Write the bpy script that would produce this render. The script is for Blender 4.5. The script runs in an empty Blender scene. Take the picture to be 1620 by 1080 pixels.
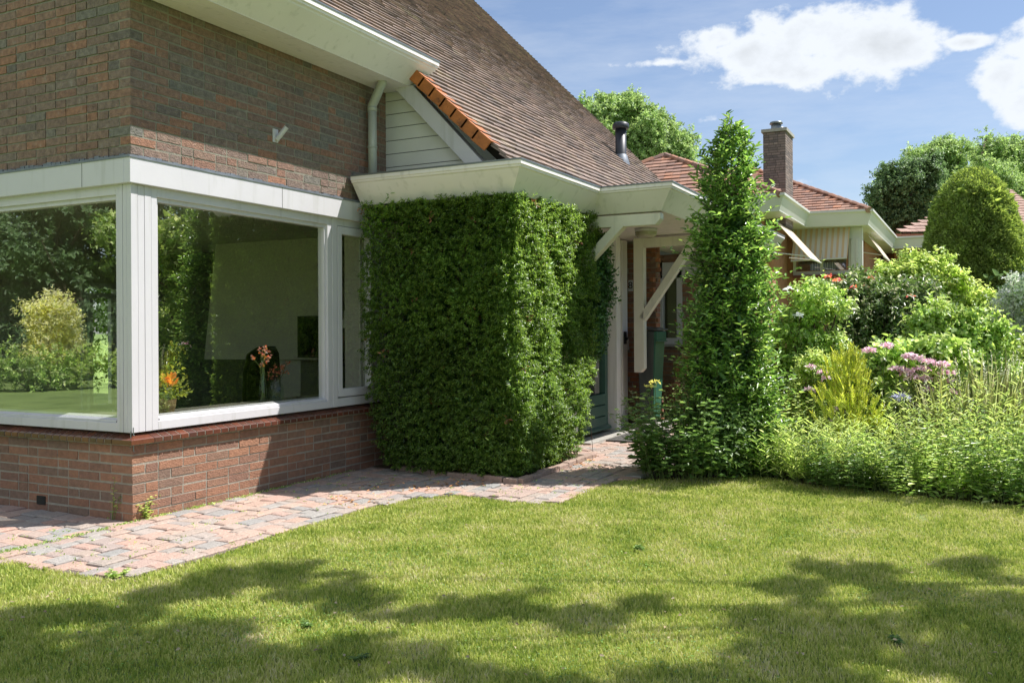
import bpy, math, random
import numpy as np
from mathutils import Vector, Matrix
R=math.radians
rnd=random.Random(7)
# ---------------------------------------------------------------- camera, sky, sun, exposure
scn=bpy.context.scene
CAM=np.array([-4.1997,-5.0517,1.30]); YAW=.4746; ROLL=-.0057; FPX=1412.8; CY=520.549
Fv=np.array([math.cos(YAW),math.sin(YAW),0.]); R0=np.array([math.sin(YAW),-math.cos(YAW),0.]); U0=np.array([0,0,1.])
Rv=math.cos(ROLL)*R0+math.sin(ROLL)*U0; Uv=-math.sin(ROLL)*R0+math.cos(ROLL)*U0
cd=bpy.data.cameras.new('camera'); cam=bpy.data.objects.new('camera',cd); scn.collection.objects.link(cam)
cd.sensor_width=36; cd.lens=36*FPX/1620; cd.shift_y=(CY-540)/1620; cd.clip_start=.05; cd.clip_end=3000
cam.matrix_world=Matrix(((Rv[0],Uv[0],-Fv[0],CAM[0]),(Rv[1],Uv[1],-Fv[1],CAM[1]),(Rv[2],Uv[2],-Fv[2],CAM[2]),(0,0,0,1)))
scn.camera=cam
SUN=Vector((.857,-1.,1.97)).normalized()
sl=bpy.data.lights.new('sun','SUN'); sl.energy=4.4; sl.angle=R(.53); sl.color=(1,.965,.93)
so=bpy.data.objects.new('sun',sl); scn.collection.objects.link(so); so.rotation_euler=SUN.to_track_quat('Z','Y').to_euler()
scn.view_settings.view_transform='Standard'; scn.view_settings.look='None'; scn.view_settings.exposure=0.80; scn.view_settings.gamma=1
world=bpy.data.worlds.new('World'); scn.world=world; world.use_nodes=True

def ray(px,py): return Fv+(px-810)/FPX*Rv+(CY-py)/FPX*Uv
def at(px,py,D): return CAM+D*ray(px,py)                 # a point D metres ahead of the camera's place
def on(px,py,ax,v):                                      # a point on a wall, floor or soffit plane
    d=ray(px,py); return CAM+d*(v-CAM[ax])/d[ax]
def G(px,py): p=on(px,py,2,0.); return (float(p[0]),float(p[1]))

def setup_world():
    nt=world.node_tree; N=nt.nodes; L=nt.links; N.clear()
    out=N.new('ShaderNodeOutputWorld'); bg=N.new('ShaderNodeBackground'); sky=N.new('ShaderNodeTexSky')
    sky.sky_type='NISHITA'; sky.sun_disc=False; sky.sun_elevation=math.asin(SUN.z); sky.sun_rotation=math.atan2(SUN.x,SUN.y)
    sky.air_density=1.0; sky.dust_density=.7; sky.ozone_density=1.6; sky.altitude=0
    bg.inputs['Strength'].default_value=.15
    tc=N.new('ShaderNodeTexCoord')
    # clouds: soft lumps at fixed bearings, broken by noise; unseen ones add fill light
    blobs=[(1180,80,90,52),(1250,58,110,62),(1330,88,120,62),(1385,72,80,60),(1425,70,60,50),(1300,112,120,30),(1145,62,40,26),(1596,118,44,40),(1636,80,44,50),(1632,165,48,44),(1532,66,34,12),
           (1120,190,60,14),(1050,100,90,10),(1370,280,80,12)]
    prev=None
    back=[((-.75,.35,.5),.72),((-.3,.75,.55),.6),((-.7,-.35,.6),.4)]  # unseen clouds added behind the camera to raise ambient light on shaded walls
    for i,(px,py,rx,ry) in enumerate(blobs+back if 0 else blobs+[(None,b,0,0) for b in back]):
        c=Vector(ray(px,py)).normalized() if px is not None else Vector(py[0]).normalized()
        s=N.new('ShaderNodeVectorMath'); s.operation='SUBTRACT'; L.new(tc.outputs['Generated'],s.inputs[0]); s.inputs[1].default_value=c
        m=N.new('ShaderNodeVectorMath'); m.operation='MULTIPLY'; L.new(s.outputs[0],m.inputs[0]); kx,ky=(FPX*c.dot(Vector(Fv))**-1/rx*.8,FPX*1.05/ry) if px is not None else (1/py[1],1.4/py[1]); m.inputs[1].default_value=(kx,kx,ky)
        ln=N.new('ShaderNodeVectorMath'); ln.operation='LENGTH'; L.new(m.outputs[0],ln.inputs[0])
        r=N.new('ShaderNodeMapRange'); r.inputs[1].default_value=0; r.inputs[2].default_value=1.5; r.inputs[3].default_value=1; r.inputs[4].default_value=0; L.new(ln.outputs['Value'],r.inputs[0])
        if 11<=i<14:
            q=N.new('ShaderNodeMath'); q.operation='MULTIPLY'; q.inputs[1].default_value=.62; L.new(r.outputs[0],q.inputs[0]); r=q
        if prev is None: prev=r
        else:
            mx=N.new('ShaderNodeMath'); mx.operation='SMOOTH_MAX'; mx.inputs[2].default_value=.06; L.new(prev.outputs[0],mx.inputs[0]); L.new(r.outputs[0],mx.inputs[1]); prev=mx
    n1=N.new('ShaderNodeTexNoise'); n1.inputs['Scale'].default_value=16; n1.inputs['Detail'].default_value=9; n1.inputs['Roughness'].default_value=.6
    mp=N.new('ShaderNodeMapping'); mp.inputs['Scale'].default_value=(1,1,1.5); L.new(tc.outputs['Generated'],mp.inputs[0]); L.new(mp.outputs[0],n1.inputs['Vector'])
    a=N.new('ShaderNodeMath'); a.operation='MULTIPLY_ADD'; a.inputs[1].default_value=1.9; a.inputs[2].default_value=-.95; L.new(n1.outputs[0],a.inputs[0])
    b=N.new('ShaderNodeMath'); b.operation='ADD'; L.new(a.outputs[0],b.inputs[0]); L.new(prev.outputs[0],b.inputs[1])
    # thin high veil everywhere, noise only
    n2=N.new('ShaderNodeTexNoise'); n2.inputs['Scale'].default_value=3.2; n2.inputs['Detail'].default_value=7; n2.inputs['Roughness'].default_value=.62
    mp2=N.new('ShaderNodeMapping'); mp2.inputs['Scale'].default_value=(1,1,5); mp2.inputs['Rotation'].default_value=(0,.15,0); L.new(tc.outputs['Generated'],mp2.inputs[0]); L.new(mp2.outputs[0],n2.inputs['Vector'])
    v=N.new('ShaderNodeMapRange'); v.inputs[1].default_value=.48; v.inputs[2].default_value=.85; v.inputs[4].default_value=.4; L.new(n2.outputs[0],v.inputs[0])
    mr=N.new('ShaderNodeMapRange'); mr.interpolation_type='SMOOTHSTEP'; mr.inputs[1].default_value=.30; mr.inputs[2].default_value=.66; L.new(b.outputs[0],mr.inputs[0])
    mxx=N.new('ShaderNodeMath'); mxx.operation='MAXIMUM'; L.new(mr.outputs[0],mxx.inputs[0]); L.new(v.outputs[0],mxx.inputs[1])
    # cloud brightness varies with its thickness (grey where thick)
    cr=N.new('ShaderNodeMapRange'); cr.inputs[1].default_value=.75; cr.inputs[2].default_value=1.35; cr.inputs[3].default_value=1.; cr.inputs[4].default_value=.78; L.new(b.outputs[0],cr.inputs[0])
    cc=N.new('ShaderNodeVectorMath'); cc.operation='SCALE'; cc.inputs[0].default_value=(3.5,3.7,3.95); L.new(cr.outputs[0],cc.inputs['Scale'])
    # summer haze: the sky pales a little towards the horizon all round
    sky2=N.new('ShaderNodeMix'); sky2.data_type='RGBA'; sky2.inputs[0].default_value=.15; sc_=N.new('ShaderNodeVectorMath'); sc_.operation='MULTIPLY'; sc_.inputs[1].default_value=(.50,.515,.545); L.new(sky.outputs[0],sc_.inputs[0]); L.new(sc_.outputs[0],sky2.inputs[6]); sky2.inputs[7].default_value=(1.7,2.0,2.75,1)
    mix=N.new('ShaderNodeMix'); mix.data_type='RGBA'; L.new(mxx.outputs[0],mix.inputs[0]); L.new(sky2.outputs[2],mix.inputs[6]); L.new(cc.outputs[0],mix.inputs[7])
    L.new(mix.outputs[2],bg.inputs['Color']); L.new(bg.outputs[0],out.inputs['Surface'])
setup_world()

# ---------------------------------------------------------------- helpers
C=scn.collection
def S(r,g,b):
    f=lambda c:(c/255/12.92) if c/255<=.04045 else ((c/255+.055)/1.055)**2.4
    return (f(r),f(g),f(b),1)
def tag(o,label=None,cat=None,group=None,kind=None):
    if label: o['label']=label
    if cat: o['category']=cat
    if group: o['group']=group
    if kind: o['kind']=kind
    return o
def thing(name,loc,label,cat,group=None):
    o=bpy.data.objects.new(name,None); C.objects.link(o); o.location=[float(v) for v in loc]; o.empty_display_size=.2
    return tag(o,label,cat,group)
def link(name,me,m,parent=None,smooth=False):
    o=bpy.data.objects.new(name,me); C.objects.link(o)
    if m is not None: me.materials.append(m)
    if parent is not None:
        o.parent=parent
        q=parent; off=Vector((0,0,0))
        while q is not None: off+=q.location; q=q.parent
        o.location=-off
    if smooth: me.polygons.foreach_set('use_smooth',[True]*len(me.polygons))
    return o
class MB:
    def __init__(s): s.v=[];s.f=[]
    def add(s,vs,fs):
        n=len(s.v); s.v+=[tuple(map(float,v)) for v in vs]; s.f+=[tuple(n+i for i in f) for f in fs]; return s
    def hexa(s,p): return s.add(p,[(0,3,2,1),(4,5,6,7),(0,1,5,4),(1,2,6,5),(2,3,7,6),(3,0,4,7)])
    def box(s,a,b):
        x0,x1=sorted((a[0],b[0]));y0,y1=sorted((a[1],b[1]));z0,z1=sorted((a[2],b[2]))
        return s.hexa([(x0,y0,z0),(x1,y0,z0),(x1,y1,z0),(x0,y1,z0),(x0,y0,z1),(x1,y0,z1),(x1,y1,z1),(x0,y1,z1)])
    def bar(s,a,b,w,h,up=(0,0,1)):        # rectangular bar from a to b
        a=Vector(a);b=Vector(b);d=(b-a).normalized();up=Vector(up);sd=d.cross(up)
        if sd.length<1e-4: sd=d.cross(Vector((1,0,0)))
        sd.normalize();u=sd.cross(d);p=[]
        for c in(a,b):
            p+=[c-sd*w/2-u*h/2,c+sd*w/2-u*h/2,c+sd*w/2+u*h/2,c-sd*w/2+u*h/2]
        return s.add(p,[(0,1,2,3),(7,6,5,4),(0,4,5,1),(1,5,6,2),(2,6,7,3),(3,7,4,0)])
    def tube(s,pts,rad,n=8,cap=True):
        pts=[Vector(p) for p in pts]; rad=rad if hasattr(rad,'__len__') else [rad]*len(pts); base=len(s.v)
        t0=(pts[1]-pts[0]).normalized(); a=t0.orthogonal().normalized()
        for i,p in enumerate(pts):
            t=(pts[min(i+1,len(pts)-1)]-pts[max(i-1,0)]).normalized(); a=(a-t*a.dot(t)).normalized(); b=t.cross(a)
            for k in range(n):
                an=2*math.pi*k/n; s.v.append(tuple(p+(a*math.cos(an)+b*math.sin(an))*rad[i]))
        for i in range(len(pts)-1):
            for k in range(n): s.f.append((base+i*n+k,base+i*n+(k+1)%n,base+(i+1)*n+(k+1)%n,base+(i+1)*n+k))
        if cap: s.f.append(tuple(base+k for k in reversed(range(n)))); s.f.append(tuple(base+(len(pts)-1)*n+k for k in range(n)))
        return s
    def lathe(s,c,prof,n=20,sc=(1,1)):
        base=len(s.v)
        for r,z in prof:
            for k in range(n):
                an=2*math.pi*k/n; s.v.append((c[0]+r*math.cos(an)*sc[0],c[1]+r*math.sin(an)*sc[1],c[2]+z))
        for i in range(len(prof)-1):
            for k in range(n): s.f.append((base+i*n+k,base+i*n+(k+1)%n,base+(i+1)*n+(k+1)%n,base+(i+1)*n+k))
        return s
    def prism(s,poly,axis,a,b):           # poly in the two other axes, extruded along axis
        def P(q,v): q=list(q); q.insert(axis,v); return q
        n=len(poly); s.add([P(q,a) for q in poly]+[P(q,b) for q in poly],[tuple(reversed(range(n))),tuple(range(n,2*n))]+[(i,(i+1)%n,n+(i+1)%n,n+i) for i in range(n)]); return s
    def build(s,name,m,parent=None,smooth=False,bevel=0):
        me=bpy.data.meshes.new(name); me.from_pydata(s.v,[],s.f); me.validate()
        import bmesh
        bm=bmesh.new(); bm.from_mesh(me); bmesh.ops.recalc_face_normals(bm,faces=bm.faces); bm.to_mesh(me); bm.free()
        o=link(name,me,m,parent,smooth)
        if bevel:
            b=o.modifiers.new('bevel','BEVEL'); b.width=bevel; b.segments=2; b.limit_method='ANGLE'; b.angle_limit=R(40)
        return o
# ---- materials
MATS={}
def newmat(name):
    m=bpy.data.materials.new(name); m.use_nodes=True; nt=m.node_tree; return m,nt,nt.nodes,nt.links,nt.nodes['Principled BSDF']
def ramp(N,cols,mode='LINEAR'):
    r=N.new('ShaderNodeValToRGB'); r.color_ramp.interpolation=mode; e=r.color_ramp.elements
    while len(e)<len(cols): e.new(.5)
    for i,c in enumerate(cols):
        p=i/(len(cols)-1) if mode=='LINEAR' else i/len(cols)
        if len(c)==5: p=c[4]
        e[i].position=p; e[i].color=(c[0],c[1],c[2],1)
    return r
def mat(name,cols,rough=.6,noise=None,bump=0,bscale=60,island=False,spec=.5,metal=0,var=.12,nscale=4,dirt=None):
    """base colour = ramp over random-per-island (or noise), value varied by fine noise; optional bump and dirt blotches"""
    if name in MATS: return MATS[name]
    m,nt,N,L,P=newmat(name); P.inputs['Roughness'].default_value=rough; P.inputs['Specular IOR Level'].default_value=spec; P.inputs['Metallic'].default_value=metal
    geo=N.new('ShaderNodeNewGeometry'); tc=N.new('ShaderNodeTexCoord')
    nz=N.new('ShaderNodeTexNoise'); nz.inputs['Scale'].default_value=nscale; nz.inputs['Detail'].default_value=8; nz.inputs['Roughness'].default_value=.6; L.new(geo.outputs['Position'],nz.inputs['Vector'])
    if len(cols)==1: cols=[cols[0],cols[0]]
    r=ramp(N,cols); L.new(geo.outputs['Random Per Island'] if island else nz.outputs[0],r.inputs[0])
    hs=N.new('ShaderNodeHueSaturation'); L.new(r.outputs[0],hs.inputs['Color'])
    mr=N.new('ShaderNodeMapRange'); mr.inputs[1].default_value=.3; mr.inputs[2].default_value=.7; mr.inputs[3].default_value=1-var; mr.inputs[4].default_value=1+var; L.new(nz.outputs[0],mr.inputs[0]); L.new(mr.outputs[0],hs.inputs['Value'])
    col=hs.outputs[0]
    if dirt:
        dcol,dscale,lo,hi,amt=dirt
        dn=N.new('ShaderNodeTexNoise'); dn.inputs['Scale'].default_value=dscale; dn.inputs['Detail'].default_value=10; dn.inputs['Roughness'].default_value=.7; L.new(geo.outputs['Position'],dn.inputs['Vector'])
        dm=N.new('ShaderNodeMapRange'); dm.inputs[1].default_value=lo; dm.inputs[2].default_value=hi; dm.inputs[4].default_value=amt; L.new(dn.outputs[0],dm.inputs[0])
        mx=N.new('ShaderNodeMix'); mx.data_type='RGBA'; L.new(dm.outputs[0],mx.inputs[0]); L.new(col,mx.inputs[6]); mx.inputs[7].default_value=dcol; col=mx.outputs[2]
    if name in('white_paint','cream_paint_shade_lift','porch_timber_paint'):
        mp=N.new('ShaderNodeMapping'); mp.inputs['Scale'].default_value=(14,14,1.1); L.new(geo.outputs['Position'],mp.inputs[0]); sn=N.new('ShaderNodeTexNoise'); sn.inputs['Scale'].default_value=1.; sn.inputs['Detail'].default_value=6; L.new(mp.outputs[0],sn.inputs['Vector'])
        sm=N.new('ShaderNodeMapRange'); sm.inputs[1].default_value=.56; sm.inputs[2].default_value=.78; sm.inputs[4].default_value=.32; L.new(sn.outputs[0],sm.inputs[0]); sx=N.new('ShaderNodeMix'); sx.data_type='RGBA'; L.new(sm.outputs[0],sx.inputs[0]); L.new(col,sx.inputs[6]); sx.inputs[7].default_value=S(138,138,112); col=sx.outputs[2]
    L.new(col,P.inputs['Base Color'])
    if bump:
        bn=N.new('ShaderNodeTexNoise'); bn.inputs['Scale'].default_value=bscale; bn.inputs['Detail'].default_value=6; L.new(geo.outputs['Position'],bn.inputs['Vector'])
        b=N.new('ShaderNodeBump'); b.inputs['Strength'].default_value=bump; b.inputs['Distance'].default_value=.01; L.new(bn.outputs[0],b.inputs['Height']); L.new(b.outputs[0],P.inputs['Normal'])
    MATS[name]=m; return m
def leafmat(name,cols,rough=.42,trans=.3,tcol=None,spec=.45):
    if name in MATS: return MATS[name]
    m,nt,N,L,P=newmat(name); P.inputs['Roughness'].default_value=rough; P.inputs['Specular IOR Level'].default_value=spec
    geo=N.new('ShaderNodeNewGeometry'); r=ramp(N,cols); L.new(geo.outputs['Random Per Island'],r.inputs[0])
    nz=N.new('ShaderNodeTexNoise'); nz.inputs['Scale'].default_value=2.2; nz.inputs['Detail'].default_value=4; L.new(geo.outputs['Position'],nz.inputs['Vector'])
    hs=N.new('ShaderNodeHueSaturation'); L.new(r.outputs[0],hs.inputs['Color'])
    mr=N.new('ShaderNodeMapRange'); mr.inputs[1].default_value=.3; mr.inputs[2].default_value=.7; mr.inputs[3].default_value=.78; mr.inputs[4].default_value=1.22; L.new(nz.outputs[0],mr.inputs[0])
    wn=N.new('ShaderNodeTexWhiteNoise'); wn.noise_dimensions='1D'; L.new(geo.outputs['Random Per Island'],wn.inputs['W']); w2=N.new('ShaderNodeMapRange'); w2.inputs[3].default_value=.6; w2.inputs[4].default_value=1.35; L.new(wn.outputs['Value'],w2.inputs[0]); vm=N.new('ShaderNodeMath'); vm.operation='MULTIPLY'; L.new(mr.outputs[0],vm.inputs[0]); L.new(w2.outputs[0],vm.inputs[1]); L.new(vm.outputs[0],hs.inputs['Value']); hs.inputs['Saturation'].default_value=.9
    L.new(hs.outputs[0],P.inputs['Base Color'])
    t=N.new('ShaderNodeBsdfTranslucent'); h2=N.new('ShaderNodeHueSaturation'); h2.inputs['Hue'].default_value=.485; h2.inputs['Saturation'].default_value=1.1; h2.inputs['Value'].default_value=2.1; L.new(hs.outputs[0],h2.inputs['Color']); L.new(h2.outputs[0],t.inputs['Color'])
    mx=N.new('ShaderNodeMixShader'); mx.inputs[0].default_value=trans; L.new(P.outputs[0],mx.inputs[1]); L.new(t.outputs[0],mx.inputs[2]); L.new(mx.outputs[0],N['Material Output'].inputs['Surface'])
    MATS[name]=m; return m
def glassmat(name,ior=.2,tint=(.93,.96,.93,1)):
    m,nt,N,L,P=newmat(name); N.remove(P)
    g0=N.new('ShaderNodeNewGeometry'); dt=N.new('ShaderNodeVectorMath'); dt.operation='DOT_PRODUCT'; L.new(g0.outputs['Normal'],dt.inputs[0]); L.new(g0.outputs['Incoming'],dt.inputs[1]); ab=N.new('ShaderNodeMath'); ab.operation='ABSOLUTE'; L.new(dt.outputs['Value'],ab.inputs[0]); om=N.new('ShaderNodeMath'); om.operation='SUBTRACT'; om.inputs[0].default_value=1; L.new(ab.outputs[0],om.inputs[1]); pw=N.new('ShaderNodeMath'); pw.operation='POWER'; pw.inputs[1].default_value=4; L.new(om.outputs[0],pw.inputs[0]); fr=N.new('ShaderNodeMath'); fr.operation='MULTIPLY_ADD'; fr.inputs[1].default_value=1-ior; fr.inputs[2].default_value=ior; L.new(pw.outputs[0],fr.inputs[0]); g=N.new('ShaderNodeBsdfGlossy'); g.inputs['Roughness'].default_value=0.0; g.inputs['Color'].default_value=(1,1,1,1)
    t=N.new('ShaderNodeBsdfTransparent'); t.inputs[0].default_value=tint; mx=N.new('ShaderNodeMixShader'); L.new(fr.outputs[0],mx.inputs[0]); L.new(t.outputs[0],mx.inputs[1]); L.new(g.outputs[0],mx.inputs[2]); L.new(mx.outputs[0],N['Material Output'].inputs['Surface'])
    # panes of old double glazing are very slightly wavy
    geo=N.new('ShaderNodeNewGeometry'); nz=N.new('ShaderNodeTexNoise'); nz.inputs['Scale'].default_value=1.3; L.new(geo.outputs['Position'],nz.inputs['Vector']); b=N.new('ShaderNodeBump'); b.inputs['Strength'].default_value=.02; b.inputs['Distance'].default_value=.02; L.new(nz.outputs[0],b.inputs['Height']); L.new(b.outputs[0],g.inputs['Normal'])
    return m
WHITE=mat('white_paint',[S(203,200,203),S(209,206,209)],.38,var=.03,nscale=1.5,bump=.05,bscale=30,dirt=(S(150,148,128),3.,.62,.85,.3))
CREAM_LIFT=mat('cream_paint_shade_lift',[S(236,229,226),S(241,235,231)],.42,var=.04,nscale=1.2,bump=.05,bscale=30,dirt=(S(140,136,112),2.2,.6,.85,.3))  # cream colour lifted to stand in for light missing on the shaded boards
BLACKLINE=mat('dark_gasket',[S(34,33,30)],.7)
BRICK=mat('brick_rough',[(*S(126,100,88)[:3],1,0),(*S(124,108,98)[:3],1,.2),(*S(150,108,86)[:3],1,.36),(*S(118,106,98)[:3],1,.5),(*S(140,110,94)[:3],1,.66),(*S(116,112,104)[:3],1,.8),(*S(136,102,86)[:3],1,.92),(*S(106,98,92)[:3],1,1)],.88,island=True,bump=.9,bscale=75,var=.34,nscale=26,dirt=(S(176,170,160),11.,.56,.78,.5))
BRICKLOW=mat('brick_low',[(*S(144,104,82)[:3],1,0),(*S(154,112,88)[:3],1,.2),(*S(132,100,84)[:3],1,.4),(*S(158,114,88)[:3],1,.6),(*S(124,102,88)[:3],1,.8),(*S(146,104,80)[:3],1,1)],.86,island=True,bump=.8,bscale=75,var=.2,nscale=22,dirt=(S(92,84,78),5.,.58,.8,.6))
MORTAR=mat('mortar_grey',[S(128,124,110),S(148,142,128)],.95,var=.15,nscale=14,bump=.5,bscale=120)
MORTARL=mat('mortar_light',[S(146,138,124),S(164,156,142)],.95,var=.12,nscale=14,bump=.5,bscale=120)
ZINC=mat('zinc',[S(112,118,120),S(136,141,142)],.42,metal=.55,var=.1)
PIPE=mat('pvc_grey',[S(172,174,164),S(182,184,174)],.4,var=.05)
LEAD=mat('lead_flashing',[S(100,106,114),S(132,138,146)],.55,metal=.3,var=.15,nscale=9)
TILE=mat('roof_clay_tile',[(*S(122,106,98)[:3],1,0),(*S(142,124,112)[:3],1,.25),(*S(106,95,90)[:3],1,.5),(*S(152,130,116)[:3],1,.75),(*S(128,113,104)[:3],1,1)],.85,island=True,bump=.5,bscale=40,var=.2,nscale=7,dirt=(S(168,158,128),2.1,.55,.72,.75))
TILEFAR=mat('roof_red_tile',[(*S(146,108,90)[:3],1,0),(*S(160,124,104)[:3],1,.3),(*S(130,102,90)[:3],1,.6),(*S(172,122,94)[:3],1,1)],.85,island=True,var=.2,nscale=2)
VERGE=mat('verge_clay_tile',[S(170,100,48),S(188,112,56),S(150,88,46)],.6,island=True,var=.22,nscale=9,bump=.3,dirt=(S(60,44,38),7.,.55,.7,.7))
SILL=mat('glazed_sill_tile',[(*S(104,62,48)[:3],1,0),(*S(88,56,46)[:3],1,.4),(*S(116,68,50)[:3],1,.7),(*S(82,56,50)[:3],1,1)],.16,island=True,var=.12,nscale=18,bump=.08,bscale=25,spec=.6)
CONC=mat('concrete',[S(150,146,138),S(170,166,158)],.9,var=.12,nscale=8,bump=.4)
PLASTER=mat('interior_plaster',[S(212,210,198)],.9,var=.04)
PLASTERD=mat('chimney_breast_plaster',[S(216,212,196)],.95,var=.04,bump=.3,bscale=200)
FLOORM=mat('interior_floor',[S(160,136,110),S(176,150,122)],.5,var=.1)
BLACKP=mat('black_plastic',[S(16,16,17)],.35)
GREEN=mat('green_paint',[S(52,86,76),S(60,96,86)],.35,var=.06)
GREENL=mat('green_light_paint',[S(104,150,134)],.35,var=.06)
BINGREY=mat('bin_grey_plastic',[S(60,64,62),S(72,76,74)],.5,var=.08)
BINGREEN=mat('bin_green_plastic',[S(40,88,68),S(48,100,78)],.45,var=.1,nscale=6)
BARK=mat('bark',[S(66,54,42),S(98,84,66)],.95,var=.25,nscale=18,bump=.8,bscale=40)
STEMG=mat('green_stem',[S(84,108,50),S(110,120,66)],.7,var=.15)
GLASS=glassmat('window_glass',.29)
GLASSN=glassmat('far_window_glass',.2)
GLASSV=glassmat('vase_glass',.06,(.85,.93,.88,1))

# ---------------------------------------------------------------- ground, path, lawn, bed
mb=MB(); mb.add([(-400,-400,-.03),(500,-400,-.03),(500,400,-.03),(-400,400,-.03)],[(0,1,2,3)])
GRASSF=mat('far_turf',[(*S(110,136,64)[:3],1,.25),(*S(136,156,86)[:3],1,.75)],.95,var=.2,nscale=1.1,bump=.8,bscale=90)
tag(mb.build('ground',GRASSF),kind='structure')
edge_px=[(-60,862),(8,884),(90,905),(180,920),(250,902),(333,883),(440,845),(574,806),(663,787),(721,784),(805,793),(878,795),(915,780),(950,768.6),(985,760)]
edge=[G(*p) for p in edge_px]
bed_px=[(1110,757),(1200,752),(1280,768),(1400,779),(1500,791),(1620,804)]
bed=[G(*p) for p in bed_px]
lawn_poly=[(-9,3.)]+[(-1.05,3.),(-1.02,.5)]+edge+bed+[(3.0,-7),(2.4,-10),(-9,-10)]
def sheet(name,poly,z,m):
    me=bpy.data.meshes.new(name)
    from mathutils.geometry import tessellate_polygon
    tri=tessellate_polygon([[Vector((x,y,0)) for x,y in poly]]); me.from_pydata([(x,y,z) for x,y in poly],[],[tuple(t) for t in tri])
    import bmesh
    bm=bmesh.new(); bm.from_mesh(me); bm.faces.ensure_lookup_table()
    for f in bm.faces:
        f.normal_update()
        if f.normal.z<0: f.normal_flip()
    bm.to_mesh(me); bm.free(); o=link(name,me,m); tag(o,kind='structure'); return o
SOILG=mat('lawn_thatch',[(*S(92,116,48)[:3],1,.2),(*S(122,138,70)[:3],1,.5),(*S(150,142,98)[:3],1,.85)],.95,var=.3,nscale=30,bump=1,bscale=200)
sheet('lawn',lawn_poly,-.004,SOILG)
SOIL=mat('bed_soil',[S(62,52,38),S(92,78,56)],.98,var=.3,nscale=25,bump=1,bscale=60)
sheet('flower_bed',[edge[-1]]+bed+[(3.0,-7),(2.4,-10),(16,-10),(16,-2.4),(3.,-2.42)],-.008,SOIL)
JOINT=mat('path_joint_sand',[S(96,86,74),S(124,112,98)],.98,var=.2,nscale=30,bump=.8,bscale=150)
sheet('path',[(-1.1,3.),(-1.05,.5)]+edge+[(3.,-2.45),(8.,-2.45),(8.,0.),(0,0),(0,3.)],.002,JOINT)
PAVER=mat('paver_stone',[(*S(176,148,134)[:3],1,0),(*S(184,158,142)[:3],1,.22),(*S(158,154,148)[:3],1,.38),(*S(178,150,134)[:3],1,.55),(*S(166,152,140)[:3],1,.7),(*S(148,146,142)[:3],1,.82),(*S(184,150,134)[:3],1,1)],.92,island=True,bump=.9,bscale=110,var=.2,nscale=60,dirt=(S(98,92,84),26,.55,.75,.45))
def inpoly(x,y,poly):
    c=False; n=len(poly); j=n-1
    for i in range(n):
        xi,yi=poly[i];xj,yj=poly[j]
        if (yi>y)!=(yj>y) and x<(xj-xi)*(y-yi)/(yj-yi)+xi: c=not c
        j=i
    return c
def pavers():
    m=MB(); rg=random.Random(3)
    P=[(-1.1,3.),(-1.05,.5)]+edge+[(3.,-2.45),(8.,-2.45),(8.,0.),(0,0),(0,3.)]
    def stone(x0,y0,x1,y1):
        g=.004; j=lambda: rg.uniform(-.006,.006); z=.015+rg.uniform(-.005,.005); t=rg.uniform(-.003,.003); b=.011
        xs=(x0+g,x1-g);ys=(y0+g,y1-g)
        lo=[(xs[0]+j(),ys[0]+j()),(xs[1]+j(),ys[0]+j()),(xs[1]+j(),ys[1]+j()),(xs[0]+j(),ys[1]+j())]
        cx=(x0+x1)/2;cy=(y0+y1)/2
        def ins(p,d): return (p[0]+(d if p[0]<cx else -d),p[1]+(d if p[1]<cy else -d))
        v=[(*p,-.02) for p in lo]+[(*p,z-.006) for p in lo]+[(*ins(p,b),z+(t if k<2 else -t)) for k,p in enumerate(lo)]
        m.add(v,[(0,1,5,4),(1,2,6,5),(2,3,7,6),(3,0,4,7),(4,5,9,8),(5,6,10,9),(6,7,11,10),(7,4,8,11),(8,9,10,11)])
    # rows run parallel to the front wall; stones of mixed length
    y=-.003
    row=0
    while y>-2.5:
        h=rg.choice((.1,.13,.13,.17)); x=-1.2+rg.uniform(0,.1)
        while x<8:
            w=rg.choice((.1,.13,.17,.17,.2)); cx,cy=x+w/2,y-h/2
            if inpoly(cx,cy,P) and (inpoly(x+.02,cy,P) or inpoly(x+w-.02,cy,P)) : stone(x,y-h,x+w,y)
            x+=w
        y-=h
    x=-.003
    while x>-1.15:
        w=rg.choice((.1,.13,.13,.17)); y=.0+rg.uniform(0,.0)
        while y<3:
            h=rg.choice((.1,.13,.17,.17)); 
            if inpoly(x-w/2,y+h/2,P): stone(x-w,y,x,y+h)
            y+=h
        x-=w
    o=m.build('path_pavers',PAVER); tag(o,'pinkish and grey weathered paving stones laid around the brick corner','paving',kind='structure')
pavers()

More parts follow.
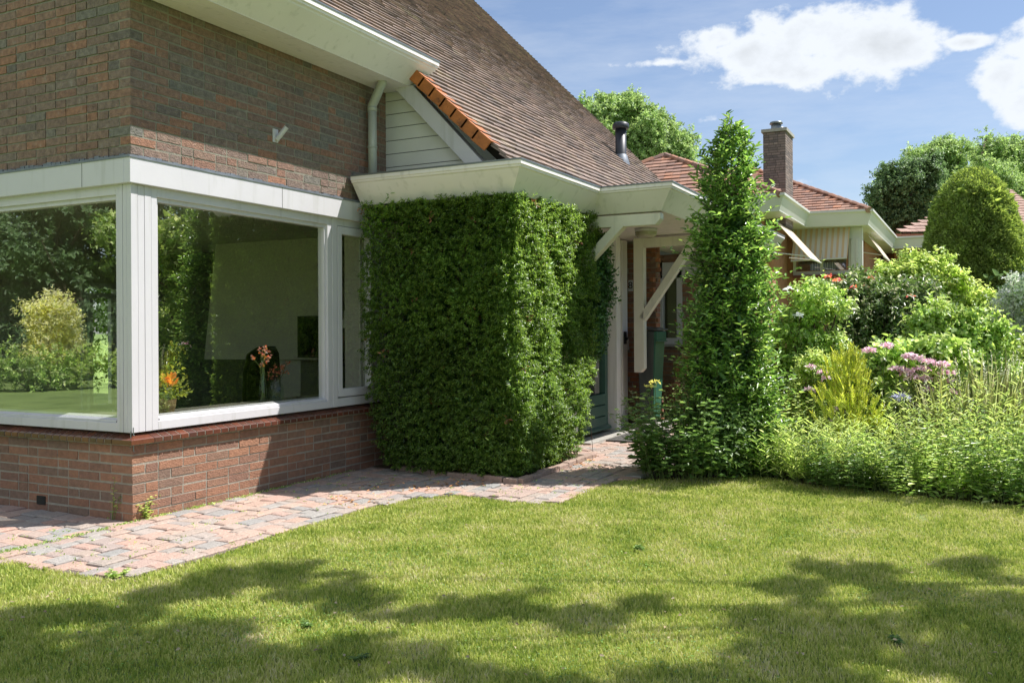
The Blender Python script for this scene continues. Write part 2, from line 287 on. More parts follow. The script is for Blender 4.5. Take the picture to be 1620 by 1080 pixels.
# ---------------------------------------------------------------- the house
house=thing('brick_house',(0,0,0),'red brick bungalow with steep tiled roof and white corner window','house')
ROWH=.0656
def brick_rows(m,axis,fixed,sgn,u0,u1,z0,z1,first=0,skip=None,seed=1,phase=0):
    """bricks on a vertical wall. axis 0: wall runs along X at Y=fixed, outward -Y; axis 1: runs along Y at X=fixed, outward -X"""
    rg=random.Random(seed); n=int(round((z1-z0)/ROWH))
    for r in range(n):
        z=z0+r*ROWH; u=u0; k=0
        corner=((r+phase)%2==0)
        start=u0 if corner else (u0+.112 if first else u0-rg.uniform(0,.1))
        u=start
        while u<u1:
            L=rg.choice((.21,.21,.21,.1)); 
            if k==0 and corner and first: L=.21
            a,b=u,min(u+L,u1+.0)
            u+=L+.011; k+=1
            if b-a<.03: continue
            if skip and skip((a+b)/2,z+.03): continue
            d=.1 if (k==1 and corner and first) else .05
            j=lambda s=.0028: rg.uniform(-s,s)
            pr=j(.0022); zz=(z+.006+j(),z+ROWH-.006+j())
            if axis==0: P=[(a+j(),fixed-pr,zz[0]+j(.001)),(b+j(),fixed-pr,zz[0]+j(.001)),(b,fixed+d,zz[0]),(a,fixed+d,zz[0]),(a+j(),fixed-pr,zz[1]+j(.001)),(b+j(),fixed-pr,zz[1]+j(.001)),(b,fixed+d,zz[1]),(a,fixed+d,zz[1])]
            else: P=[(fixed-pr,a+j(),zz[0]+j(.001)),(fixed-pr,b+j(),zz[0]+j(.001)),(fixed+d,b,zz[0]),(fixed+d,a,zz[0]),(fixed-pr,a+j(),zz[1]+j(.001)),(fixed-pr,b+j(),zz[1]+j(.001)),(fixed+d,b,zz[1]),(fixed+d,a,zz[1])]
            m.hexa(P)
def wall(bricks_fn,back_boxes,bm,mm,label=None):
    m=MB(); 
    for a,b in back_boxes: m.box([c-(.003 if abs(c-.006)<1e-6 else 0) for c in a],b)
    o=m.build('wall',mm,house)
    b=MB(); bricks_fn(b); bo=b.build('brick_courses',bm,o)
    if label: o['label']=label
    return o
ZS=.555; ZBT=2.477; ZBB=2.30; ZSOF=3.60
# low walls under the windows
wall(lambda m:(brick_rows(m,0,0,-1,0,3.0,0,.53,first=1,seed=11,phase=0),brick_rows(m,1,0,-1,0,6.,0,.53,first=1,seed=12,phase=1)),
     [((.006,.006,-.05),(6,.12,.53)),((.006,.12,-.05),(.12,6,.53))],BRICKLOW,MORTARL,'low brick wall under the corner windows')
# walls above the windows
def up(m):
    brick_rows(m,0,0,-1,0,2.97,ZBT+.02,ZSOF,first=1,seed=21,phase=1)
    brick_rows(m,1,0,-1,0,6.,ZBT+.02,5.4,first=1,seed=22,phase=0,skip=lambda u,z: z>3.75+.95*u)
w=wall(up,[((.006,.006,ZBB+.01),(3.0,.12,ZSOF+.05))],BRICK,MORTAR,'upper brick wall above the windows')
m=MB(); m.prism([(.12,ZBB+.01),(6,ZBB+.01),(6,7.),(1.6,5.4),(.12,3.85)],0,.006,.12); m.build('gable_backing',MORTAR,w)
m=MB(); m.box((-.006,.907,.05),(.02,.999,.112)); m.build('air_vent',BLACKLINE,house)
# sill of glazed tiles
def sill():
    m=MB(); e=.0455; z1=.5645; z2=.6055
    m.hexa([(-e,-e,.54),(3.,-e,.54),(3.,.06,.54),(.056,.06,.54),(-e,-e,z1),(3.,-e,z1),(3.,.06,z2),(.056,.06,z2)])
    m.hexa([(-e,-e,.54),(.056,.06,.54),(.06,6,.54),(-e,6,.54),(-e,-e,z1),(.056,.06,z2),(.06,6,z2),(-e,6,z1)])
    base=m.build('windowsill',MORTARL,house); base['label']='sill of glossy brown tiles with pale joints'
    t=MB(); w=.062
    def tile(axis,a,b,corner=0):
        z0,z1=.537,.579
        if axis==0: v=[(a,-.05,z0),(b,-.05,z0),(b,.06,z0),(a,.06,z0),(a,-.05,z1-.012),(b,-.05,z1-.012),(b,.06,z1+.03),(a,.06,z1+.03)]
        else: v=[(-.05,b,z0),(-.05,a,z0),(.06,a,z0),(.06,b,z0),(-.05,b,z1-.012),(-.05,a,z1-.012),(.06,a,z1+.03),(.06,b,z1+.03)]
        t.hexa(v)
    # mitred corner tiles
    for ax in(0,1):
        c=[(-.05,-.05),(.14,-.05),(.14,.06),(.056,.06)]
        if ax: c=[(y,x) for x,y in c]
        lo=[(x+(.0012 if ax==0 else 0),y+(.0012 if ax else 0),.537) for x,y in c]
        hi=[(x+(.0012 if ax==0 else 0),y+(.0012 if ax else 0),.567 if k<2 else .609) for k,(x,y) in enumerate(c)]
        t.hexa(lo+hi)
    for ax in(0,1):
        u=.147
        while u<(2.95 if ax==0 else 5.9): tile(ax,u,u+.066); u+=.077
    t.build('sill_tile',SILL,base)
sill()
# lintel band and flashing
m=MB(); m.box((-.04,-.04,ZBB),(3.05,.02,ZBT)); m.box((-.04,.02,ZBB),(.02,6,ZBT)); b=m.build('lintel_band',WHITE,house,bevel=.004)
m=MB(); m.box((-.046,-.046,ZBT-.006),(2.95,.0,ZBT+.008)); m.box((-.046,.0,ZBT-.006),(0,6,ZBT+.008))
for k in range(60):
    u=k*.05; m.box((u,-.014-rnd.uniform(0,.006),ZBT+.008),(u+.046,-.001,ZBT+.016+rnd.uniform(0,.012)))
    m.box((-.014-rnd.uniform(0,.006),u,ZBT+.008),(-.001,u+.046,ZBT+.018+rnd.uniform(0,.02)))
m.build('lead_flashing',LEAD,house)
m=MB(); m.box((-.0415,.44,ZBB+.002),(-.03,.4425,ZBT-.008)); m.build('board_joint',BLACKLINE,b); m=MB(); m.box((1.45,-.0415,ZBB+.002),(1.4525,-.03,ZBT-.008)); m.build('board_joint',BLACKLINE,b)
# windows
def window(axis,u0,u1,g0,g1,zg0=.715,zg1=2.205,fd=.0,label=None,parent=house,rail=.5):
    """fixed light: frame from u0 to u1 and pane g0 to g1"""
    def bx(m,a,b,d0,d1,z0,z1):
        if axis==0: m.box((a,d0,z0),(b,d1,z1))
        else: m.box((d0,a,z0),(d1,b,z1))
    m=MB(); bx(m,u0,g0,fd,.10,.612,ZBB+.004); bx(m,g1,u1,fd,.10,.612,ZBB+.004); bx(m,g0,g1,fd,.10,.612,.675); bx(m,g0,g1,fd,.10,zg1+.03,ZBB+.004)
    w=m.build('window',WHITE,parent,bevel=.003)
    if label: w['label']=label
    m=MB(); s=.022
    bx(m,g0,g0+s,.02,.09,.675,zg1+.03); bx(m,g1-s,g1,.02,.09,.675,zg1+.03); bx(m,g0+s,g1-s,.02,.09,zg1,zg1+.03)
    # sloping bottom bead
    if axis==0: m.hexa([(g0+s,.01,.676),(g1-s,.01,.676),(g1-s,.09,.676),(g0+s,.09,.676),(g0+s,.01,.69),(g1-s,.01,.69),(g1-s,.09,zg0),(g0+s,.09,zg0)])
    else: m.hexa([(.01,g0+s,.676),(.01,g1-s,.676),(.09,g1-s,.676),(.09,g0+s,.676),(.01,g0+s,.69),(.01,g1-s,.69),(.09,g1-s,zg0),(.09,g0+s,zg0)])
    m.build('glazing_bead',WHITE,w)
    m=MB(); bx(m,g0+s,g1-s,.052,.0525,.676,zg1)
    q=[(g0+s,.676),(g1-s,.676),(g1-s,zg1),(g0+s,zg1)]; m=MB()
    m.add([(a,.052,z) if axis==0 else (.052,a,z) for a,z in q],[(0,1,2,3)])
    m.build('pane',GLASS,w)
    return w
window(0,.168,2.135,.218,2.075,label='large fixed window on the sunlit side')
window(1,.122,2.6,.150,2.52,label='large fixed window on the shaded side')
window(1,2.61,5.9,2.69,5.82,label='window farther along the shaded side')
m=MB(); m.box((-.004,-.004,.612),(.052,.04,ZBB)); m.box((.055,-.002,.612),(.107,.06,ZBB)); m.box((.110,-.003,.612),(.165,.06,ZBB)); m.box((-.002,.043,.612),(.06,.080,ZBB)); m.box((-.003,.083,.612),(.06,.119,ZBB)); m.box((.052,.04,.612),(.1,.1,ZBB))
m.build('corner_post',WHITE,house,bevel=.002)
# narrow opening light
m=MB(); m.box((2.138,-.004,.612),(2.205,.1,ZBB)); m.box((2.208,.004,.612),(2.95,.1,.69)); m.box((2.205,.004,2.24),(2.95,.1,ZBB)); m.box((2.74,.0,.69),(2.95,.1,2.24))
w=m.build('window',WHITE,house,bevel=.003); w['label']='narrow side window beside the hedge'
m=MB(); m.box((2.212,-.006,.70),(2.272,.07,2.235)); m.box((2.70,-.006,.70),(2.735,.07,2.235)); m.box((2.272,-.006,.70),(2.70,.07,.77)); m.box((2.272,-.006,2.165),(2.70,.07,2.235)); m.build('sash',WHITE,w,bevel=.003)
m=MB(); m.add([(2.272,.03,.77),(2.70,.03,.77),(2.70,.03,2.165),(2.272,.03,2.165)],[(0,1,2,3)]); m.build('pane',GLASS,w)
# small wall fittings
def flagholder():
    a=on(434,213,1,0.); m=MB(); m.box((a[0]-.025,-.012,a[2]-.065),(a[0]+.035,0,a[2]+.045)); m.tube([(a[0]+.01,-.015,a[2]-.045),(a[0]+.045,-.09,a[2]+.06)],.02,12); m.build('flagpole_holder',WHITE,house,bevel=.003)
flagholder()
m=MB()
for px,py,ax in [(80,703,1),(139,709,1),(263,710,0),(380,692,0)]:
    a=on(px,py,ax,0.)
    if ax==1: m.tube([(-.012,a[1],a[2]+.02),(-.012,a[1],a[2]-.03),(-.022,a[1],a[2]-.035)],.0035,6)
    else: m.tube([(a[0],-.012,a[2]+.02),(a[0],-.012,a[2]-.03),(a[0],-.022,a[2]-.035)],.0035,6)
m.build('screw_hook',ZINC,house)

# eaves: profile swept along a polyline (offset to the house side)
def sweep(m,line,prof,side=1,closed=False):
    pts=[Vector((x,y)) for x,y in line]; n=len(pts); M=[]
    for i in range(n):
        d0=(pts[i]-pts[i-1]).normalized() if i>0 else None; d1=(pts[i+1]-pts[i]).normalized() if i<n-1 else None
        n0=Vector((-d0.y,d0.x))*side if d0 else None; n1=Vector((-d1.y,d1.x))*side if d1 else None
        if n0 is None: M.append(n1)
        elif n1 is None: M.append(n0)
        else:
            b=(n0+n1); M.append(b/(b.dot(n0)))
    base=len(m.v); k=len(prof)
    for p,mm in zip(pts,M):
        for o,z in prof: q=p+mm*o; m.v.append((q.x,q.y,z))
    for i in range(n-1):
        for j in range(k-1): m.f.append((base+i*k+j,base+i*k+j+1,base+(i+1)*k+j+1,base+(i+1)*k+j))
    for i in (0,n-1): m.f.append(tuple(base+i*k+j for j in range(k)))
LOW=[(2.345,-.05),(2.335,-1.785),(4.065,-1.80),(4.05,-2.535),(9.9,-2.52)]
zt=2.698
def eave(line,zt,drop=.25,wd=.5,lean=.165,roofside=.3):
    m=MB(); sweep(m,line,[(.0,zt-.006),(.0,zt-.04),(.012,zt-.046),(.012,zt-.058),(.03,zt-.07),(.034,zt-.078),(lean,zt-drop),(lean+.02,zt-drop),(lean+.02,zt-drop+.02),(.3,zt-.02),(.03,zt-.02)])
    f=m.build('eaves_fascia',CREAM_LIFT,house)
    m=MB(); sweep(m,line,[(-.006,zt+.006),(-.006,zt-.008),(.012,zt-.008),(.012,zt+.003),(.0,zt+.003),(.0,zt+.006)]); 
    sweep(m,line,[(.012,zt-.012),(.3,zt-.012),(.3,zt-.018),(.012,zt-.018)])
    m.build('gutter',ZINC,house)
    return f
eave(LOW,zt)
UPL=[(-.32,-.565),(2.97,-.565)]
m=MB(); prof=[(.0,3.842),(.0,3.80),(.012,3.794),(.012,3.78),(.03,3.768),(.036,3.756),(.205,3.60)]
# upper eaves box (built explicitly so that its end leans with the fascia)
x0=-.32
pe=[(-.565,3.842,3.05),(-.565,3.80,3.05),(-.553,3.794,3.045),(-.553,3.78,3.04),(-.535,3.768,3.035),(-.529,3.756,3.03),(-.355,3.60,2.885),(-.05,3.60,2.885),(-.05,3.842,3.0)]
m.add([(x0,y,z) for y,z,x in pe]+[(x,y,z) for y,z,x in pe],[tuple(range(9)),tuple(reversed(range(9,18)))]+[(i,9+i,9+(i+1)%9,(i+1)%9) for i in range(9)])
m.build('eaves_fascia',CREAM_LIFT,house)
m=MB(); m.box((x0,-.571,3.836),(3.06,-.55,3.850)); m.box((x0,-.56,3.846),(3.03,-.2,3.852)); m.build('gutter',ZINC,house)
# soffit boards over the sunlit wall
m=MB()
for k in range(3):
    y1=-.01-.0-k*.115; y0=y1-.112
    m.box((-.3,max(y0,-.352),3.594),(2.95,y1,3.612))
m.build('soffit',CREAM_LIFT,house)
m=MB()
for k in range(14):
    y1=6-k*.0
yy=.0
# gable-end overhang on the shaded side
m=MB(); a=Vector((-.32,-.30,3.66)); b=Vector((-.32,6.2,3.66+.95*6.5)); 
m.prism([(-.34,3.60),(-.34,3.84),(6.3,3.84+.95*6.64),(6.3,3.60+.95*6.64)],0,-.34,-.30); m.prism([(-.1,3.60),(-.1,3.86),(6.3,3.84+.95*6.4),(6.3,3.80+.95*6.4)],0,-.30,.004)
m.build('bargeboard',WHITE,house)
# downpipe
pe=on(605,128,2,3.60)
m=MB(); X=2.648
m.tube([(X,-.075,2.66),(X,-.075,3.38)],.041,16); m.tube([(X,-.075,3.36),(X,-.075,3.40),(X+.0,-.10,3.44),(pe[0],pe[1],3.585),(pe[0],pe[1],3.61)],.042,16); m.tube([(X,-.075,3.0),(X,-.075,3.02)],.046,16); m.tube([(X,-.075,3.345),(X,-.075,3.385)],.0445,16)
m.build('downpipe',PIPE,house,smooth=True)
# weatherboard cladding on the gablet beside the pipe
m=MB(); z=2.62
while z<3.6:
    h=.128; z1=min(z+h-.006,3.598); y=-(3.583-z)/.973-.179-.10; yt=-(3.583-z1)/.973-.179-.10
    m.hexa([(2.968,0,z),(2.968,y,z),(2.99,y,z),(2.99,0,z),(2.972,0,z1),(2.972,yt,z1),(2.99,yt,z1),(2.99,0,z1)]); z+=h
m.build('weatherboard',mat('weatherboard_paint',[S(218,216,210),S(226,224,218)],.5,var=.04,nscale=3),house)
m=MB(); m.prism([(.1,2.5),(.1,3.6),(-.18,3.6),(-1.2,2.6),(-1.2,2.5)],0,2.978,3.02); m.build('gable_backing',BLACKLINE,house)
m=MB(); m.prism([(-.179,3.60),(-.39,3.60),(-1.30,2.64),(-1.12,2.64)],0,2.855,2.965); m.build('bargeboard',WHITE,house,bevel=.003)
# roof: real overlapping tiles
SL=.95; AL=math.atan(SL); CO,SI=math.cos(AL),math.sin(AL)
def zr(y): return 2.817+SL*(y+1.364)
def roof_tiles(name,parent,m_,x_left,x_right,ystart,yend,exp=.108,tw=.17,seed=5,th=.022,org=None):
    m=MB(); rg=random.Random(seed); n=int((yend-ystart)/CO/exp)
    for r in range(n):
        y=ystart+r*exp*CO; xl=x_left(y); xr=x_right(y); x=xl-rg.uniform(0,tw)*(1 if r%2 else .4)
        L=exp*1.6
        while x<xr:
            a=max(x,xl); b=min(x+tw-.003,xr); x+=tw
            if b-a<.02: continue
            j=rg.uniform(-.003,.003); s0=y+rg.uniform(-.005,.005)
            lift=.030+j; 
            # lower edge lifted, upper edge on the battens
            yl,zl=s0,zr(s0)+0; yu,zu=s0+L*CO,zr(s0+L*CO)
            ny,nz=-SI,CO
            p=[(a,yl+ny*lift,zl+nz*lift),(b,yl+ny*(lift+rg.uniform(-.002,.002)),zl+nz*lift),(b,yu,zu),(a,yu,zu)]
            q=[(c[0],c[1]+ny*th,c[2]+nz*th) for c in p]
            m.hexa(p+q)
    return m.build(name,m_,parent)
XR=lambda y: 10.50+(y+.3)*.43
XL=lambda y: 2.83 if y<-.42 else (2.95 if y<-.30 else -.3)
roof=roof_tiles('roof',house,TILE,XL,XR,-1.52,6.6)
m=MB(); m.prism([(-1.5,zr(-1.5)-.02),(6.6,zr(6.6)-.02),(6.6,zr(6.6)-.12),(-1.5,zr(-1.5)-.12)],0,3.0,10.3); m.prism([(-.28,zr(-.28)-.02),(6.6,zr(6.6)-.02),(6.6,zr(6.6)-.12),(-.28,zr(-.28)-.12)],0,-.29,3.0)
m.prism([(6.6,zr(6.6)),(14.5,zr(-1.3)),(14.5,zr(-1.3)-.1),(6.6,zr(6.6)-.12)],0,-.29,12.8)
m.add([(10.3,-1.4,zr(-1.4)-.03),(XR(6.6)-.05,6.6,zr(6.6)-.03),(10.3,6.6,zr(6.6)-.03)],[(0,1,2)])
m.build('roof_deck',mat('roof_deck_dark',[S(40,34,32)],.9),roof)
m=MB(); m.prism([(-1.35,2.5),(6.6,2.5),(6.6,zr(6.6)-.15),(-1.35,zr(-1.35)-.1)],0,10.0,10.3); m.build('gable_wall',WHITE,house)
# verge tiles
for k in range(7):
    t=k*.158; y=-.43-t*CO; z=zr(y)+.035; L=.185
    m=MB(); d=Vector((0,-CO,-SI)); nrm=Vector((0,-SI,CO)); a=Vector((2.80,y,z))
    o0=nrm*(.012*(1))
    def q(x,s,h): return Vector((x,y,z))+d*s+nrm*h
    tl=.012
    m.hexa([q(2.785,0,-.10),q(2.805,0,-.10),q(2.805,L,-.10+tl),q(2.785,L,-.10+tl),q(2.785,0,.012),q(2.805,0,.012),q(2.805,L,.012+tl),q(2.785,L,.012+tl)])
    m.hexa([q(2.805,0,-.006),q(2.97,0,-.006),q(2.97,L,-.006+tl),q(2.805,L,-.006+tl),q(2.805,0,.0115),q(2.97,0,.008),q(2.97,L,.008+tl),q(2.805,L,.0115+tl)])
    m.build('verge_tile',VERGE,roof,bevel=.004)
# flue
fx,fy=8.93,-.226; fz=zr(fy)
m=MB(); m.lathe((fx,fy,fz),[(.085,-.15),(.085,.50),(.0,.50)],20); m.lathe((fx,fy,fz),[(.09,.50),(.125,.50),(.13,.53),(.125,.58),(.09,.60),(.0,.61)],20); m.lathe((fx,fy,fz),[(.0,.49),(.12,.50)],20)
fl=m.build('flue_pipe',mat('flue_black',[S(44,48,54)],.45),roof,smooth=True)
m=MB(); m.lathe((fx,fy,fz),[(.16,-.14),(.13,-.02),(.098,.09),(.088,.10)],20); m.build('lead_collar',LEAD,fl,smooth=True)

# porch: soffit, rear walls, door, brackets
SOFZ=zt-.25
m=MB()
for k in range(22):
    x=3.05+k*.33; m.box((max(x,2.5),-1.62 if x<4.2 else -2.36,SOFZ+.004),(x+.322,-.95,SOFZ+.022))
m.box((2.52,-1.62,SOFZ+.008),(3.04,0,SOFZ+.03)); m.build('soffit',CREAM_LIFT,house)
m=MB(); m.box((2.6,-1.6,SOFZ+.03),(9.9,-1.0,zt-.03)); m.box((4.3,-2.3,SOFZ+.03),(9.9,-1.6,zt-.03)); m.build('porch_roof',ZINC,house)
def pier(m):
    brick_rows(m,1,7.1,-1,-1.37,-.98,0,2.44,seed=31)
    brick_rows(m,0,-1.37,-1,7.1,7.3,0,2.44,seed=32)
BRICKP=mat('brick_porch',[(*S(158,104,70)[:3],1,0),(*S(142,98,76)[:3],1,.4),(*S(128,100,88)[:3],1,.7),(*S(168,110,76)[:3],1,1)],.86,island=True,bump=.8,bscale=75,var=.2,nscale=22)
wall(pier,[((7.106,-1.364,-.05),(7.3,-.9,2.44)),((6.86,-.98,-.05),(7.2,-.85,2.44))],BRICKP,MORTAR,'brick pier inside the porch')
wall(lambda m: brick_rows(m,0,-1.0,-1,3.0,5.05,0,2.44,seed=33),[((2.99,-.994,-.05),(5.2,-.85,2.44))],BRICKP,MORTAR,'brick wall behind the hedge')
# door
dr=MB(); dr.box((5.22,-1.03,.06),(5.34,-.95,2.35)); dr.box((6.14,-1.03,.06),(6.23,-.95,2.35)); dr.box((5.34,-1.03,2.22),(6.14,-.95,2.35))
dr.box((5.34,-1.01,.06),(6.14,-.96,.12))
d=dr.build('door',GREEN,house,bevel=.003); d['label']='dark green front door with lower boards and a tall pane'
m=MB()
for k in range(3): m.box((5.34,-1.03-.008*(2-k),.10+k*.135),(6.14,-.97,.10+k*.135+.126))
m.hexa([(5.30,-1.09,.07),(6.2,-1.09,.07),(6.2,-1.0,.07),(5.3,-1.0,.07),(5.30,-1.085,.10),(6.2,-1.085,.10),(6.2,-1.0,.15),(5.3,-1.0,.15)])
m.build('door_board',GREEN,d,bevel=.004)
m=MB(); m.add([(5.34,-.99,.51),(6.14,-.99,.51),(6.14,-.99,2.22),(5.34,-.99,2.22)],[(0,1,2,3)]); m.build('pane',GLASS,d)
m=MB(); m.box((5.05,-1.06,.02),(5.2,-.9,2.44)); m.box((6.26,-1.14,.02),(6.40,-.95,2.44)); m.box((6.40,-1.02,.12),(6.66,-.96,2.44)); m.box((6.66,-1.07,.02),(6.85,-.92,2.44)); m.build('door_frame',CREAM_LIFT,house,bevel=.004)
m=MB(); m.box((6.47,-1.045,.93),(6.6,-1.02,1.05)); m.build('letterbox',ZINC,house,bevel=.003)
m=MB(); m.tube([(6.70,-1.09,1.17),(6.70,-1.12,1.17)],.02,10); m.box((6.69,-1.095,1.10),(6.75,-1.075,1.26)); m.build('door_handle',BLACKP,house)
m=MB(); m.box((6.89,-1.06,1.02),(6.93,-1.02,1.16)); m.build('doorbell',WHITE,house)
m=MB(); m.box((5.0,-1.30,.0),(7.05,-1.0,.032)); m.build('doorstep',CONC,house,bevel=.004)
# brackets: vertical post, horizontal beam, diagonal strut
PST=mat('porch_timber_paint',[S(222,216,200),S(230,224,208)],.45,var=.04,nscale=3)
def bracket(x,w,ya,yb,zbot,ztop,zd,yd,nm):
    m=MB(); m.prism([(ya,zbot+.0),(ya-.085,zbot),(ya-.13,zbot+.05),(ya-.13,ztop),(ya,ztop)],0,x,x+w); 
    o=m.build('bracket',PST,house,bevel=.004); o['label']=nm
    m=MB(); m.prism([(ya-.132,ztop-.115),(yb+.05,ztop-.115),(yb,ztop-.06),(yb,ztop),(ya-.132,ztop)],0,x+.002,x+w-.002); m.build('beam',PST,o,bevel=.004)
    m=MB(); m.bar((x+w/2,ya-.10,zd),(x+w/2,yd,ztop-.07),w*.8,.11,up=(1,0,0)); 
    m.build('strut',PST,o,bevel=.004)
pa=on(1002.5,480,0,6.45)
bracket(6.45,.11,float(pa[1]),-2.35,.75,2.425,1.42,-2.05,'white timber bracket beside the bin')
bracket(4.22,.11,-1.20,-2.36,.9,2.43,1.72,-1.96,'white timber bracket at the hedge end')
lp=on(1022,362,2,SOFZ)
lx,ly=float(lp[0]),float(lp[1])
m=MB(); m.lathe((lx,ly,SOFZ),[(.0,.0),(.13,.0),(.13,-.03),(.12,-.035)],24,(1,1)); l=m.build('porch_light',WHITE,house,smooth=True)
m=MB(); m.lathe((lx,ly,SOFZ),[(.12,-.03),(.128,-.045),(.118,-.055),(.125,-.07),(.11,-.08),(.105,-.095),(.06,-.105),(0,-.107)],24); m.build('lamp_shade',mat('ribbed_lamp_glass',[S(176,170,150)],.2),l,smooth=True)
# house number plate
pn=on(998.5,452,0,7.094)
m=MB(); m.box((7.07,pn[1]-.03,pn[2]-.075),(7.09,pn[1]+.03,pn[2]+.075)); npz=m.build('number_plate',WHITE,house)
cu=bpy.data.curves.new('digit','FONT'); cu.body='8'; cu.size=.13; cu.align_x='CENTER'; cu.align_y='CENTER'; cu.extrude=.001
tmp=bpy.data.objects.new('digit',cu); C.objects.link(tmp); dg=bpy.context.evaluated_depsgraph_get(); me=bpy.data.meshes.new_from_object(tmp.evaluated_get(dg)); C.objects.unlink(tmp); bpy.data.objects.remove(tmp)
me.transform(Matrix.Translation((7.066,pn[1],pn[2]))@Matrix.Rotation(R(-90),4,'Z')@Matrix.Rotation(R(90),4,'X'))
me.materials.clear(); link('digit',me,BLACKP,npz)
# far wing with window behind the bin
def fw(m): brick_rows(m,1,9.0,-1,-2.2,-.1,0,2.44,seed=41,skip=lambda u,z: -1.15<u<-.55 and 1.05<z<2.1)
wall(fw,[((9.006,-2.2,-.05),(9.2,-1.16,2.44)),((9.006,-1.16,-.05),(9.2,-.54,1.06)),((9.006,-.54,-.05),(9.2,-.1,2.44))],BRICKLOW,MORTAR,'brick wall of the wing behind the porch')
m=MB(); m.box((8.96,-1.17,1.06),(9.1,-.5,1.15)); m.box((8.97,-1.17,1.15),(9.1,-1.09,2.3)); m.box((8.97,-.87,1.15),(9.1,-.80,2.3)); m.box((8.97,-.56,1.15),(9.1,-.5,2.3)); m.box((8.97,-1.17,2.06),(9.1,-.5,2.3)); m.box((8.975,-2.2,2.06),(9.02,-1.17,2.44)) 
w=m.build('window',WHITE,house,bevel=.003); w['label']='white window behind the bin'
m=MB(); m.box((9.5,-2.1,.3),(9.6,-.2,2.4)); m.box((9.21,-.25,.3),(9.5,-.2,2.4)); m.build('inner_wall',mat('dim_room',[S(96,92,84)],.9),house)
m=MB(); m.add([(9.03,-1.09,1.15),(9.03,-.56,1.15),(9.03,-.56,2.06),(9.03,-1.09,2.06)],[(0,1,2,3)]); m.build('pane',GLASSN,w)
m=MB(); m.box((8.93,-1.25,1.02),(9.1,-.4,1.06)); m.build('windowsill',CONC,house)
m=MB(); m.box((5.05,-.3,.05),(6.8,-.25,2.44)); m.box((5.0,-.9,.05),(5.05,-.25,2.44)); m.box((6.8,-.84,.05),(6.85,-.25,2.44)); m.build('hall_wall',PLASTER,house)
# interior
m=MB(); m.box((.12,.12,-.02),(6.2,6.8,.05)); m.build('interior_floor',FLOORM,house)
m=MB(); m.box((.13,.13,2.46),(6.2,6.9,2.5)); m.build('ceiling',PLASTER,house)
m=MB(); m.box((5.5,.13,.05),(5.6,6.8,2.46)); m.build('inner_wall',mat('painted_room_shade',[S(92,90,84)],.9),house); m=MB(); m.box((2.96,.13,.05),(3.04,.5,2.46)); m.build('inner_wall',PLASTER,house); m=MB()  # back wall coloured dark to stand in for the unlit depth of the room
m.box((.12,6.7,.05),(4.66,6.8,2.46)); m.box((5.36,6.7,.05),(5.5,6.8,2.46)); m.box((4.66,6.7,2.03),(5.36,6.8,2.46)); m.build('inner_wall',PLASTER,house)
m=MB(); m.box((4.66,6.66,.05),(4.74,6.8,2.03)); m.box((5.28,6.66,.05),(5.36,6.8,2.03)); m.box((4.74,6.66,1.95),(5.28,6.8,2.03)); m.box((4.80,6.68,.1),(4.86,6.76,1.88)); m.box((5.18,6.68,.1),(5.24,6.76,1.88)); m.box((4.86,6.68,1.80),(5.18,6.76,1.88)); m.box((4.86,6.68,.1),(5.18,6.76,.2)); m.build('patio_door',mat('patio_door_white',[S(232,232,228)],.4),house)
def hood():
    m=MB(); c=[on(323,568,0,4.6),on(517,569,0,4.6),on(517,345,0,4.6),on(341,333,0,4.6)]
    f=[(4.6,float(p[1]),min(float(p[2]),2.455)) for p in c]
    m.add([f[0],f[1],f[2],f[3]]+[(5.49,p[1],p[2]) for p in f],[(0,1,2,3),(7,6,5,4),(0,4,5,1),(1,5,6,2),(2,6,7,3),(3,7,4,0)]); m.build('chimney_breast',PLASTERD,house)
    m=MB(); m.box((4.75,2.6,.05),(5.49,3.0,.92)); m.box((4.75,3.2,.05),(5.49,3.32,.92)); m.build('fireplace_side',PLASTER,house)
hood()
CX0=float(on(569,500,1,.12)[0]); m=MB()
for k in range(9):
    x=CX0+k*.03; m.box((x,.115+.015*(k%2),.6),(x+.028,.125+.015*(k%2),2.3))
m.build('curtain',mat('curtain_cloth',[S(228,228,216)],.9,var=.05),house)

